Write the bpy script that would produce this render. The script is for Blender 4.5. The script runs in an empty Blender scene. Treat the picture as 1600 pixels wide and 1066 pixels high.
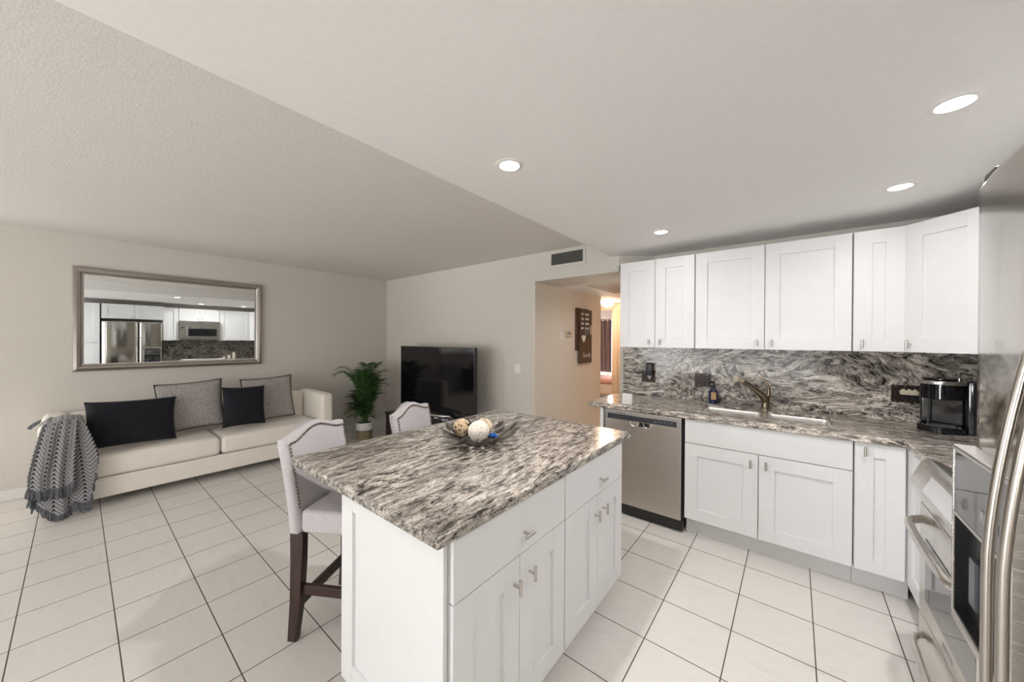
import bpy, bmesh, math, random
from mathutils import Vector, Matrix
random.seed(7)
SC = bpy.context.scene
COL = SC.collection
PI = math.pi

# ------------------------------------------------------------------ camera
CAM_H = 1.52
yaw, pitch, roll = 0.678439, -0.00403981, 0.00548162
fwd = Vector((-math.sin(yaw)*math.cos(pitch), math.cos(yaw)*math.cos(pitch), math.sin(pitch)))
right = Vector((math.cos(yaw), math.sin(yaw), 0))
up = right.cross(fwd)
r2 = right*math.cos(roll) + up*math.sin(roll)
u2 = r2.cross(fwd)
cd = bpy.data.cameras.new('camera'); cam = bpy.data.objects.new('camera', cd); COL.objects.link(cam)
cam.matrix_world = Matrix(((r2.x, u2.x, -fwd.x, 0), (r2.y, u2.y, -fwd.y, 0), (r2.z, u2.z, -fwd.z, CAM_H), (0, 0, 0, 1)))
cd.sensor_fit = 'HORIZONTAL'; cd.sensor_width = 36.0; cd.lens = 547.995/1600*36.0
cd.clip_start = 0.02
SC.camera = cam

# ------------------------------------------------------------------ sky, daylight, exposure
w = bpy.data.worlds.new('World'); SC.world = w; w.use_nodes = True
bg = w.node_tree.nodes['Background']; bg.inputs[0].default_value = (0.92, 0.95, 1.0, 1); bg.inputs[1].default_value = 1.0
SC.view_settings.view_transform = 'Standard'; SC.view_settings.look = 'None'
SC.view_settings.gamma = 1.0; SC.view_settings.use_curve_mapping = False
SC.view_settings.exposure = 1.04

def area_light(name, loc, direction, sx, sy, power, color):
    l = bpy.data.lights.new(name, 'AREA'); l.shape = 'RECTANGLE'; l.size = sx; l.size_y = sy
    l.energy = power; l.color = color
    o = bpy.data.objects.new(name, l); COL.objects.link(o)
    o.location = loc; o.rotation_euler = Vector(direction).to_track_quat('-Z', 'Z').to_euler()
    return o
# added area lamps stand in for daylight; the last one at the bedroom window
area_light('daylight', (-7.5, -11.0, 1.9), (.45, 1, 0), 6.0, 3.6, 560, (0.97, 0.99, 1.0))  # added lamp, aimed rightward to spare the left wall
area_light('daylight', (3.9, -11.0, 1.9), (-.6, 1, 0), 2.8, 3.6, 240, (0.97, 0.985, 1.0))  # added lamp, placed to lift the far end of the left wall
area_light('daylight', (-3.6, -9.3, -.2), (0, .12, 1), 11.0, 6.5, 2150, (0.97, 0.99, 1.0))  # upward lamp added as bounce from unseen sunlit ground, brightens the ceilings
area_light('daylight', (-5.82, -1.9, 1.45), (1, .9, .0), 1.5, 1.3, 7, (1.0, 0.99, 0.97))  # added lamp behind the unseen left-wall window
area_light('daylight', (-4.0, 8.45, 1.4), (0, -1, 0), 1.4, 1.2, 260, (1.0, 0.93, 0.86))

# ------------------------------------------------------------------ materials
def newmat(name):
    m = bpy.data.materials.new(name); m.use_nodes = True
    nt = m.node_tree; b = nt.nodes['Principled BSDF']
    return m, nt, b
def N(nt, t, **kw):
    n = nt.nodes.new(t)
    for k, v in kw.items(): setattr(n, k, v)
    return n
def L(nt, a, b): nt.links.new(a, b)
def objco(nt, scale=(1, 1, 1), rot=(0, 0, 0), loc=(0, 0, 0), which='Object'):
    tc = N(nt, 'ShaderNodeTexCoord'); mp = N(nt, 'ShaderNodeMapping')
    mp.inputs['Scale'].default_value = scale; mp.inputs['Rotation'].default_value = rot; mp.inputs['Location'].default_value = loc
    L(nt, tc.outputs[which], mp.inputs['Vector']); return mp.outputs['Vector']
def noise(nt, vec, scale, detail=4, rough=0.55, dist=0.0):
    n = N(nt, 'ShaderNodeTexNoise'); n.inputs['Scale'].default_value = scale; n.inputs['Detail'].default_value = detail
    n.inputs['Roughness'].default_value = rough; n.inputs['Distortion'].default_value = dist
    L(nt, vec, n.inputs['Vector']); return n.outputs['Fac']
def ramp(nt, fac, stops, interp='LINEAR'):
    r = N(nt, 'ShaderNodeValToRGB'); r.color_ramp.interpolation = interp
    el = r.color_ramp.elements
    while len(el) > 1: el.remove(el[-1])
    el[0].position = stops[0][0]; el[0].color = (*stops[0][1], 1)
    for p, c in stops[1:]:
        e = el.new(p); e.color = (*c, 1)
    L(nt, fac, r.inputs['Fac']); return r.outputs['Color']
def bump(nt, b, fac, strength, dist=0.01):
    bp = N(nt, 'ShaderNodeBump'); bp.inputs['Strength'].default_value = strength; bp.inputs['Distance'].default_value = dist
    L(nt, fac, bp.inputs['Height']); L(nt, bp.outputs['Normal'], b.inputs['Normal'])
def math_(nt, op, a, c=None):
    n = N(nt, 'ShaderNodeMath', operation=op)
    for i, v in enumerate((a, c)):
        if v is None: continue
        if isinstance(v, (int, float)): n.inputs[i].default_value = v
        else: L(nt, v, n.inputs[i])
    return n.outputs[0]
def mixc(nt, fac, a, b, blend='MIX'):
    n = N(nt, 'ShaderNodeMix', data_type='RGBA', blend_type=blend)
    for s, v in ((n.inputs['Factor'], fac), (n.inputs['A'], a), (n.inputs['B'], b)):
        pass
    f, A, B = n.inputs[0], n.inputs[6], n.inputs[7]
    for s, v in ((f, fac), (A, a), (B, b)):
        if isinstance(v, (int, float)): s.default_value = v
        elif isinstance(v, tuple): s.default_value = (*v, 1)
        else: L(nt, v, s)
    return n.outputs[2]
def plain(name, col, rough=0.5, metal=0.0, nscale=None, namp=0.06, bstr=0.0, coat=0.0, spec=0.5):
    m, nt, b = newmat(name)
    b.inputs['Roughness'].default_value = rough; b.inputs['Metallic'].default_value = metal
    b.inputs['Coat Weight'].default_value = coat; b.inputs['Specular IOR Level'].default_value = spec
    f = noise(nt, objco(nt), nscale or 14.0, 3)
    lo = tuple(max(0, c*(1-namp)) for c in col); hi = tuple(min(1, c*(1+namp)) for c in col)
    L(nt, ramp(nt, f, [(0.3, lo), (0.7, hi)]), b.inputs['Base Color'])
    if bstr: bump(nt, b, f, bstr)
    return m
def emis(name, col, strength):
    m, nt, b = newmat(name)
    b.inputs['Base Color'].default_value = (*col, 1)
    b.inputs['Emission Color'].default_value = (*col, 1); b.inputs['Emission Strength'].default_value = strength
    return m

def granite(name, stretch, sc, dist, seed, lightness=1.0, rot=(0, 0, 0), fleck=.34, white=.66):
    m, nt, b = newmat(name)
    v = objco(nt, stretch, rot, (seed, seed*0.7, seed*0.3))
    warp = N(nt, 'ShaderNodeTexNoise'); warp.inputs['Scale'].default_value = 2.6; warp.inputs['Detail'].default_value = 3
    L(nt, v, warp.inputs['Vector'])
    vm = N(nt, 'ShaderNodeVectorMath', operation='SUBTRACT'); L(nt, warp.outputs['Color'], vm.inputs[0]); vm.inputs[1].default_value = (.5, .5, .5)
    vs = N(nt, 'ShaderNodeVectorMath', operation='SCALE'); L(nt, vm.outputs[0], vs.inputs[0]); vs.inputs['Scale'].default_value = dist
    va = N(nt, 'ShaderNodeVectorMath', operation='ADD'); L(nt, v, va.inputs[0]); L(nt, vs.outputs[0], va.inputs[1])
    wv = va.outputs[0]
    n1 = noise(nt, wv, sc, 8, 0.70, 0.5)
    l = lightness
    c1 = ramp(nt, n1, [(0.30, (.012*l, .010*l, .010*l)), (0.385, (.05*l, .044*l, .040*l)), (0.43, (.20*l, .18*l, .16*l)), (0.50, (.335*l, .302*l, .268*l)), (white-.10, (.49*l, .45*l, .40*l)), (white+.02, (.76*l, .715*l, .65*l))])
    n2 = noise(nt, wv, sc*0.15, 5, 0.62, 0.4)
    c2 = ramp(nt, n2, [(0.35, (.52, .50, .48)), (0.48, (.95, .945, .94)), (0.64, (1.25, 1.24, 1.22))])
    c = mixc(nt, 1.0, c1, c2, 'MULTIPLY')
    n3 = noise(nt, objco(nt, (1, 1, 1)), 170, 2, 0.5)
    c3 = ramp(nt, n3, [(0.36, (.30, .29, .28)), (0.45, (1, 1, 1)), (0.60, (1, 1, 1)), (0.70, (1.3, 1.28, 1.25))])
    c = mixc(nt, 0.7, c, mixc(nt, 1.0, c, c3, 'MULTIPLY'))
    n4 = noise(nt, wv, sc*1.6, 3, 0.6, 1.0)
    c4 = ramp(nt, n4, [(fleck, (.04, .037, .037)), (fleck+.04, (1, 1, 1))])
    c = mixc(nt, 0.9, c, mixc(nt, 1.0, c, c4, 'MULTIPLY'))
    L(nt, c, b.inputs['Base Color'])
    b.inputs['Roughness'].default_value = 0.16
    return m

def steel(name, col=(.60, .58, .55), rough=0.26, stretch=(3, 3, 260), var=1.0):
    m, nt, b = newmat(name)
    b.inputs['Metallic'].default_value = 1.0
    f = noise(nt, objco(nt, stretch), 1.0, 3)
    L(nt, ramp(nt, f, [(0.3, tuple(c*(1-.07*var) for c in col)), (0.7, tuple(min(1, c*(1+.05*var)) for c in col))]), b.inputs['Base Color'])
    mr = N(nt, 'ShaderNodeMapRange'); L(nt, f, mr.inputs[0]); mr.inputs[3].default_value = rough-.05*var; mr.inputs[4].default_value = rough+.06*var
    L(nt, mr.outputs[0], b.inputs['Roughness'])
    return m

def fabric(name, col, amp=0.12, scale=260, rough=0.9, bstr=0.25, sheen=0.15):
    m, nt, b = newmat(name)
    b.inputs['Roughness'].default_value = rough; b.inputs['Sheen Weight'].default_value = sheen
    b.inputs['Specular IOR Level'].default_value = 0.2
    f1 = noise(nt, objco(nt, (1, 1, .25)), scale, 2); f2 = noise(nt, objco(nt, (.25, .25, 1)), scale, 2)
    f3 = noise(nt, objco(nt), 6, 3)
    f = math_(nt, 'ADD', math_(nt, 'MULTIPLY', math_(nt, 'ADD', f1, f2), .4), math_(nt, 'MULTIPLY', f3, .2))
    L(nt, ramp(nt, f, [(0.36, tuple(c*(1-amp) for c in col)), (0.64, tuple(min(1, c*(1+amp)) for c in col))]), b.inputs['Base Color'])
    bump(nt, b, f, bstr, 0.002)
    return m

def tile_floor():
    m, nt, b = newmat('floor_tile')
    v = objco(nt, (1, 1, 1), (0, 0, 0), (-0.0873+0.3372*60, 0.206+0.3372*60, 0))
    br = N(nt, 'ShaderNodeTexBrick'); br.offset = 0.0; br.squash = 1.0
    br.inputs['Scale'].default_value = 1.0; br.inputs['Mortar Size'].default_value = 0.0026; br.inputs['Mortar Smooth'].default_value = 0.1
    br.inputs['Brick Width'].default_value = 0.3372; br.inputs['Row Height'].default_value = 0.3372; br.inputs['Bias'].default_value = 0.0
    br.inputs['Color1'].default_value = (.77, .74, .70, 1); br.inputs['Color2'].default_value = (.79, .76, .72, 1); br.inputs['Mortar'].default_value = (.085, .066, .050, 1)
    L(nt, v, br.inputs['Vector'])
    n = noise(nt, objco(nt, (1.6, 5, 1), (0, 0, .5)), 2.2, 6, .6, 1.2)
    veins = ramp(nt, n, [(0.30, (.93, .925, .92)), (0.48, (1, 1, 1)), (0.56, (.975, .97, .965)), (0.7, (1, 1, 1))])
    L(nt, mixc(nt, 1.0, br.outputs['Color'], veins, 'MULTIPLY'), b.inputs['Base Color'])
    mr = N(nt, 'ShaderNodeMapRange'); L(nt, br.outputs['Fac'], mr.inputs[0]); mr.inputs[3].default_value = .33; mr.inputs[4].default_value = .9
    L(nt, mr.outputs[0], b.inputs['Roughness'])
    inv = math_(nt, 'SUBTRACT', 1.0, br.outputs['Fac']); bump(nt, b, inv, 0.35, 0.002)
    return m

M = {}
M['wall'] = plain('wall_paint', (.635, .60, .54), .75, nscale=60, namp=.02, bstr=.03)
M['wallhall'] = plain('hall_paint', (.76, .70, .62), .75, nscale=60, namp=.02)
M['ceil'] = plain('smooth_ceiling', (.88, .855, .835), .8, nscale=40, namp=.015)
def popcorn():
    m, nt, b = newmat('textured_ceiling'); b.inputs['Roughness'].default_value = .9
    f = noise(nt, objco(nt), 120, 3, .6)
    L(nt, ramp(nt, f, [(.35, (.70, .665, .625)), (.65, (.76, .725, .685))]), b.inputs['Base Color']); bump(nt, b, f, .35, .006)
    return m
M['popcorn'] = popcorn()
M['floor'] = tile_floor()
M['trim'] = plain('white_trim', (.78, .765, .74), .45, namp=.02)
M['cab'] = plain('white_cabinet_lacquer', (.82, .825, .83), .32, namp=.012)
M['toe'] = plain('toe_kick_white', (.74, .735, .73), .45, namp=.02)
M['gran_island'] = granite('island_granite', (1.0, .26, 1.0), 44, .20, 3.1, 1.0, rot=(0, 0, .12), fleck=.365)
M['gran_counter'] = granite('counter_granite', (.42, 1.0, 1.0), 38, .25, 8.7, 1.12, fleck=.37, white=.64)
M['gran_splash'] = granite('splash_granite', (.46, 1.0, 1.0), 30.0, .60, 5.3, 1.10, fleck=.385, white=.62)
M['gran_range'] = granite('range_splash_granite', (1.0, .46, 1.0), 30.0, .60, 2.3, .8, fleck=.40, white=.66)
M['steel'] = steel('brushed_steel')
M['steel_h'] = steel('brushed_steel_range', (.66, .635, .60), .28, (260, 3, 3))
M['steel_fridge'] = steel('fridge_steel', (.56, .535, .50), .09, (3, 3, 160), .25)
M['steel_handle'] = plain('handle_steel', (.50, .465, .425), .24, 1.0, namp=.03)
M['disp_gloss'] = plain('dispenser_black_glass', (.02, .02, .022), .04, namp=.05); M['disp_gloss'].node_tree.nodes['Principled BSDF'].inputs['IOR'].default_value = 2.9
M['sink_steel'] = plain('sink_steel', (.90, .89, .87), .42, 1.0, namp=.02)
M['steel_dw'] = steel('dishwasher_steel', (.57, .525, .475), .34, (3, 3, 220))
M['steel_lt'] = plain('satin_steel', (.72, .71, .70), .22, 1.0, namp=.03)
M['nickel'] = plain('satin_nickel', (.58, .55, .51), .28, 1.0, namp=.03)
M['nail'] = plain('bronze_nailhead', (.20, .165, .13), .3, 1.0, namp=.05)
M['palehead'] = plain('pale_spray_head', (.72, .64, .52), .38, .6, namp=.03)
M['bronze_nickel'] = plain('faucet_nickel', (.36, .29, .21), .22, 1.0, namp=.04)
M['silver_frame'] = steel('silver_frame', (.44, .405, .375), .36, (40, 4, 40))
M['mirror'] = plain('mirror_silvering', (.86, .885, .88), .004, 1.0, namp=.0)
M['black'] = plain('black_plastic', (.012, .012, .013), .35, namp=.1)
M['blackgloss'] = plain('black_gloss', (.006, .006, .008), .06, namp=.1, coat=.4)
M['screen'] = plain('tv_screen', (.004, .004, .005), .09, namp=.05)
M['darkpanel'] = plain('charcoal_panel', (.045, .047, .058), .22, namp=.1)
M['greyplastic'] = plain('grey_plastic', (.30, .30, .31), .35, namp=.04)
M['ltplastic'] = plain('light_grey_panel', (.62, .63, .65), .18, .3, namp=.03)
M['whiteplastic'] = plain('white_plastic', (.80, .79, .77), .35, namp=.02)
M['beige'] = plain('beige_plastic', (.62, .55, .42), .4, namp=.03)
M['bronzeplate'] = plain('dark_bronze_plate', (.030, .016, .011), .3, .3, namp=.15)
M['gap'] = plain('gap_shade', (.02, .02, .02), .8, namp=.1)  # near-black stands in for shade in gaps and the handle pocket
M['sofa'] = fabric('cream_sofa', (.84, .785, .71), .05, 220, .85, .12)
M['stool'] = fabric('grey_linen', (.575, .55, .565), .09, 230, .9, .2)
M['stoolseat'] = M['stool']
M['navy'] = fabric('black_cushion', (.011, .011, .016), .2, 200, .75, .2, .05)
def boucle():
    m, nt, b = newmat('grey_boucle'); b.inputs['Roughness'].default_value = .95
    vo = N(nt, 'ShaderNodeTexVoronoi'); vo.inputs['Scale'].default_value = 130; L(nt, objco(nt, (1, 1, 1.5)), vo.inputs['Vector'])
    L(nt, ramp(nt, vo.outputs['Distance'], [(.15, (.52, .48, .455)), (.5, (.38, .35, .33)), (.85, (.17, .155, .15))]), b.inputs['Base Color'])
    bump(nt, b, vo.outputs['Distance'], -.5, .006); return m
M['boucle'] = boucle()
M['piping'] = fabric('dark_piping', (.05, .048, .05), .1)
M['espresso'] = None
def wood(name, c1, c2, rough=.35, stretch=(14, 14, 1.2), sc=4):
    m, nt, b = newmat(name); b.inputs['Roughness'].default_value = rough
    f = noise(nt, objco(nt, stretch), sc, 6, .6, .6)
    L(nt, ramp(nt, f, [(.32, c1), (.68, c2)]), b.inputs['Base Color']); return m
M['espresso'] = wood('espresso_wood', (.022, .009, .007), (.055, .024, .017), .32)
M['console'] = wood('dark_console_wood', (.012, .006, .007), (.03, .014, .014), .3, (1, 14, 14))
M['signwood'] = wood('rustic_sign_wood', (.035, .017, .009), (.12, .062, .034), .6)
M['basket'] = None
def basket():
    m, nt, b = newmat('woven_band'); b.inputs['Roughness'].default_value = .8
    wv = N(nt, 'ShaderNodeTexWave', wave_type='BANDS', bands_direction='Z'); wv.inputs['Scale'].default_value = 42; wv.inputs['Distortion'].default_value = 1.5; wv.inputs['Detail'].default_value = 2
    L(nt, objco(nt), wv.inputs['Vector'])
    L(nt, ramp(nt, wv.outputs['Fac'], [(.2, (.13, .095, .055)), (.8, (.36, .28, .18))]), b.inputs['Base Color']); bump(nt, b, wv.outputs['Fac'], .4, .004); return m
M['basket'] = basket()
M['potwhite'] = plain('pot_white', (.72, .71, .68), .4, namp=.04)
M['soil'] = plain('soil', (.03, .02, .013), .95, nscale=80, namp=.5, bstr=.5)
def leaf():
    m, nt, b = newmat('palm_leaf'); b.inputs['Roughness'].default_value = .42
    f = noise(nt, objco(nt), 16, 3)
    L(nt, ramp(nt, f, [(.3, (.012, .040, .008)), (.55, (.032, .090, .016)), (.75, (.085, .165, .035))]), b.inputs['Base Color']); return m
M['leaf'] = leaf()
M['stem'] = plain('palm_stem', (.12, .17, .045), .5, namp=.3)
def throwmat():
    m, nt, b = newmat('herringbone_throw'); b.inputs['Roughness'].default_value = .95; b.inputs['Sheen Weight'].default_value = .2
    tc = N(nt, 'ShaderNodeTexCoord'); sp = N(nt, 'ShaderNodeSeparateXYZ'); L(nt, tc.outputs['UV'], sp.inputs[0])
    u, v = sp.outputs[0], sp.outputs[1]
    fu = math_(nt, 'FRACT', math_(nt, 'MULTIPLY', u, 5.0))
    tri = math_(nt, 'ABSOLUTE', math_(nt, 'SUBTRACT', fu, .5))
    zz = math_(nt, 'FRACT', math_(nt, 'MULTIPLY', math_(nt, 'ADD', v, math_(nt, 'MULTIPLY', tri, .13)), 30.0))
    line = math_(nt, 'GREATER_THAN', zz, .72)
    spine = math_(nt, 'LESS_THAN', tri, .085)
    blk = math_(nt, 'MULTIPLY', spine, math_(nt, 'GREATER_THAN', zz, .42))
    f = noise(nt, objco(nt), 190, 2)
    base = ramp(nt, f, [(.3, (.24, .24, .25)), (.7, (.40, .385, .38))])
    c = mixc(nt, line, base, (.085, .085, .10))
    c = mixc(nt, blk, c, (.014, .014, .018))
    L(nt, c, b.inputs['Base Color']); bump(nt, b, zz, .35, .004); return m
M['throw'] = throwmat()
M['fringe'] = fabric('grey_fringe', (.115, .118, .132), .3, 120)
M['twine'] = plain('natural_twine', (.55, .42, .28), .85, nscale=60, namp=.25)
M['twinecore'] = plain('twine_core', (.16, .10, .06), .9)
M['twineblk'] = plain('black_twine', (.02, .017, .015), .85)
M['raffia'] = plain('pale_raffia', (.68, .58, .42), .8, nscale=50, namp=.2)
M['cottonball'] = fabric('white_yarn', (.74, .68, .60), .1, 90, .95, .5)
M['bluefoil'] = plain('blue_wrapper', (.008, .10, .42), .25, .2, namp=.4)
M['bowlmetal'] = plain('pewter_bowl', (.16, .145, .13), .36, .85, namp=.12)
M['blueglass'] = plain('cobalt_bottle', (.006, .014, .075), .06, namp=.1, coat=.5)
M['kraft'] = plain('kraft_tag', (.55, .34, .18), .7)
M['candle'] = plain('cream_wax', (.78, .72, .62), .5)
M['lens'] = emis('lamp_lens', (1.0, .93, .85), 9.0)
M['dome'] = emis('warm_dome', (1.0, .70, .47), 45.0)
M['peach'] = plain('bedroom_warm_tint', (.74, .62, .49), .7, namp=.02)  # warm lamplight tint put into the wall and jamb colour
M['curtain'] = fabric('mauve_curtain', (.25, .195, .21), .12, 120)
M['bedwhite'] = fabric('white_bedding', (.78, .73, .70), .04, 60)
M['bedpink'] = fabric('rose_blanket', (.62, .36, .34), .08, 80)
M['hatch'] = plain('hatch_panel', (.50, .44, .37), .8, namp=.03)
M['ventback'] = plain('vent_shade', (.045, .045, .042), .8)  # dark colour stands in for shade inside the duct
M['ventslat'] = plain('vent_slat', (.42, .41, .385), .5)
def glassmat():
    m = bpy.data.materials.new('window_glass'); m.use_nodes = True; nt = m.node_tree
    for n in list(nt.nodes): nt.nodes.remove(n)
    o = N(nt, 'ShaderNodeOutputMaterial'); mx = N(nt, 'ShaderNodeMixShader'); t = N(nt, 'ShaderNodeBsdfTransparent'); g = N(nt, 'ShaderNodeBsdfGlossy')
    g.inputs['Roughness'].default_value = .02; mx.inputs[0].default_value = .08
    L(nt, t.outputs[0], mx.inputs[1]); L(nt, g.outputs[0], mx.inputs[2]); L(nt, mx.outputs[0], o.inputs[0]); return m
M['glass'] = glassmat()

# ------------------------------------------------------------------ mesh helpers
class MB:
    def __init__(s): s.bm = bmesh.new()
    def box(s, x0, x1, y0, y1, z0, z1, bev=0.0, seg=2, rot=None, piv=None):
        t = bmesh.new(); r = bmesh.ops.create_cube(t, size=1.0)
        bmesh.ops.scale(t, verts=t.verts, vec=(abs(x1-x0), abs(y1-y0), abs(z1-z0)))
        bmesh.ops.translate(t, verts=t.verts, vec=((x0+x1)/2, (y0+y1)/2, (z0+z1)/2))
        if bev > 0:
            bmesh.ops.bevel(t, geom=list(t.edges), offset=bev, segments=seg, affect='EDGES', profile=.5)
        if rot is not None:
            p = Vector(piv or ((x0+x1)/2, (y0+y1)/2, (z0+z1)/2))
            bmesh.ops.transform(t, verts=t.verts, matrix=Matrix.Translation(p) @ rot.to_4x4() @ Matrix.Translation(-p))
        s._add(t); return s
    def _add(s, t):
        me = bpy.data.meshes.new('tmp'); t.to_mesh(me); t.free(); s.bm.from_mesh(me); bpy.data.meshes.remove(me)
    def loft(s, rings, close=True, cap0=True, cap1=True):
        bm = s.bm; R = [[bm.verts.new(p) for p in r] for r in rings]
        n = len(R[0])
        for a, b in zip(R[:-1], R[1:]):
            for i in range(n if close else n-1):
                j = (i+1) % n
                try: bm.faces.new((a[i], a[j], b[j], b[i]))
                except ValueError: pass
        if cap0 and close: bm.faces.new(list(reversed(R[0])))
        if cap1 and close: bm.faces.new(R[-1])
        return s
    def tube(s, pts, rad, n=10, cap=True, flat=1.0):
        pts = [Vector(p) for p in pts]
        if isinstance(rad, (int, float)): rad = [rad]*len(pts)
        rings = []; prev = None
        for i, p in enumerate(pts):
            d = (pts[min(i+1, len(pts)-1)] - pts[max(i-1, 0)]).normalized()
            if prev is None:
                a = Vector((0, 0, 1)) if abs(d.z) < .9 else Vector((1, 0, 0))
                u = d.cross(a).normalized()
            else: u = (prev - d*prev.dot(d)).normalized()
            prev = u; v = d.cross(u)
            rings.append([p + u*rad[i]*math.cos(2*PI*k/n) + v*rad[i]*flat*math.sin(2*PI*k/n) for k in range(n)])
        return s.loft(rings, True, cap, cap)
    def lathe(s, prof, c=(0, 0, 0), n=32, cap=True, sx=1, sy=1):
        c = Vector(c)
        rings = [[c + Vector((r*sx*math.cos(2*PI*k/n), r*sy*math.sin(2*PI*k/n), z)) for k in range(n)] for r, z in prof]
        return s.loft(rings, True, cap and prof[0][0] > 1e-5, cap and prof[-1][0] > 1e-5)
    def prism(s, poly, z0, z1):
        return s.loft([[(x, y, z0) for x, y in poly], [(x, y, z1) for x, y in poly]])
    def extrude(s, poly, axis, a, b):
        f = {'x': lambda p, t: (t, p[0], p[1]), 'y': lambda p, t: (p[0], t, p[1]), 'z': lambda p, t: (p[0], p[1], t)}[axis]
        return s.loft([[f(p, a) for p in poly], [f(p, b) for p in poly]])
    def grid(s, P, uv=None, thick=0.0):
        bm = s.bm; V = [[bm.verts.new(p) for p in row] for row in P]
        lay = bm.loops.layers.uv.verify() if uv else None
        for i in range(len(V)-1):
            for j in range(len(V[0])-1):
                f = bm.faces.new((V[i][j], V[i][j+1], V[i+1][j+1], V[i+1][j]))
                if uv:
                    for lp, (a, b) in zip(f.loops, ((i, j), (i, j+1), (i+1, j+1), (i+1, j))): lp[lay].uv = uv[a][b]
        return s
    def cells(s, xs, ys, keep, z0, z1):
        bm = s.bm; vt = {}
        def v(i, j, z):
            k = (i, j, z)
            if k not in vt: vt[k] = bm.verts.new((xs[i], ys[j], z))
            return vt[k]
        nx, ny = len(xs)-1, len(ys)-1
        K = lambda i, j: 0 <= i < nx and 0 <= j < ny and keep(i, j)
        for i in range(nx):
            for j in range(ny):
                if not K(i, j): continue
                bm.faces.new((v(i, j, z1), v(i+1, j, z1), v(i+1, j+1, z1), v(i, j+1, z1)))
                bm.faces.new((v(i, j, z0), v(i, j+1, z0), v(i+1, j+1, z0), v(i+1, j, z0)))
                for (di, dj, a, b) in ((0, -1, (i, j), (i+1, j)), (1, 0, (i+1, j), (i+1, j+1)), (0, 1, (i+1, j+1), (i, j+1)), (-1, 0, (i, j+1), (i, j))):
                    if not K(i+di, j+dj):
                        bm.faces.new((v(*a, z0), v(*b, z0), v(*b, z1), v(*a, z1)))
        return s
    def build(s, name, mat, parent=None, smooth=True, sharp=40, recalc=True, sub=0, bevel=0, solid=0):
        if recalc: bmesh.ops.recalc_face_normals(s.bm, faces=s.bm.faces)
        me = bpy.data.meshes.new(name); s.bm.to_mesh(me); s.bm.free()
        if smooth:
            me.polygons.foreach_set('use_smooth', [True]*len(me.polygons))
            me.set_sharp_from_angle(angle=math.radians(sharp))
        me.materials.append(mat)
        o = bpy.data.objects.new(name, me); COL.objects.link(o)
        if parent: o.parent = parent
        if solid:
            md = o.modifiers.new('solid', 'SOLIDIFY'); md.thickness = solid; md.offset = 0
        if bevel:
            md = o.modifiers.new('bev', 'BEVEL'); md.width = bevel; md.segments = 3; md.limit_method = 'ANGLE'; md.angle_limit = .6; md.harden_normals = True
        if smooth and sharp < 70:
            md = o.modifiers.new('wn', 'WEIGHTED_NORMAL'); md.keep_sharp = True; md.weight = 80
        if sub:
            md = o.modifiers.new('sub', 'SUBSURF'); md.levels = sub; md.render_levels = sub
        return o

def thing(name, label, cat, loc=(0, 0, 0), rotz=0.0, group=None):
    o = bpy.data.objects.new(name, None); COL.objects.link(o); o.empty_display_size = .1
    o.location = loc; o.rotation_euler = (0, 0, rotz)
    o['label'] = label; o['category'] = cat
    if group: o['group'] = group
    return o
def tag(o, label, cat, group=None, kind=None):
    o['label'] = label; o['category'] = cat
    if group: o['group'] = group
    if kind: o['kind'] = kind
    return o
def struct(o):
    o['kind'] = 'structure'; return o
def plabel(o, l): o['label'] = l; return o
def copy_tree(o, parent=None):
    c = o.copy(); COL.objects.link(c)
    if parent: c.parent = parent
    for ch in [x for x in SC.objects if x.parent == o]: copy_tree(ch, c)
    return c

# ------------------------------------------------------------------ the setting
XL, XR, YF, YT, YK = -5.67, 1.16, -5.5, 3.463, 3.70
ZL, ZK, XS = 2.555, 2.38, -1.478
struct(MB().box(XL-.12, XR+.12, YF-.1, 8.5, -.06, 0).build('floor', M['floor']))
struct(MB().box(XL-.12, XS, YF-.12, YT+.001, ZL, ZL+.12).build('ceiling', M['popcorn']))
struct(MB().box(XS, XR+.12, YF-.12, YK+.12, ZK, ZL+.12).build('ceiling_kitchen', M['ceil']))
b = MB(); b.box(XL-.12, XL, YF-.12, -2.7, 0, ZL); b.box(XL-.12, XL, -1.1, YT+.12, 0, ZL); b.box(XL-.12, XL, -2.7, -1.1, 0, .75); b.box(XL-.12, XL, -2.7, -1.1, 2.15, ZL)
struct(b.build('wall_left', M['wall']))
# back wall of the living side, with the hall opening's header
b = MB(); b.box(XL, -2.45, YT, YT+.10, 0, ZL); b.box(-2.45, -1.40, YT, 4.0, 2.22, ZL); b.prism([(-1.40, YT), (-1.12, YK), (-1.40, YK)], 2.275, ZL)
struct(b.build('wall_back', M['wall']))
struct(MB().box(-1.475, XR+.12, YK, YK+.12, 0, ZL).build('wall_kitchen', M['wall']))
struct(MB().box(XR, XR+.12, YF-.12, YK, 0, ZL).build('wall_right', M['wall']))
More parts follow.
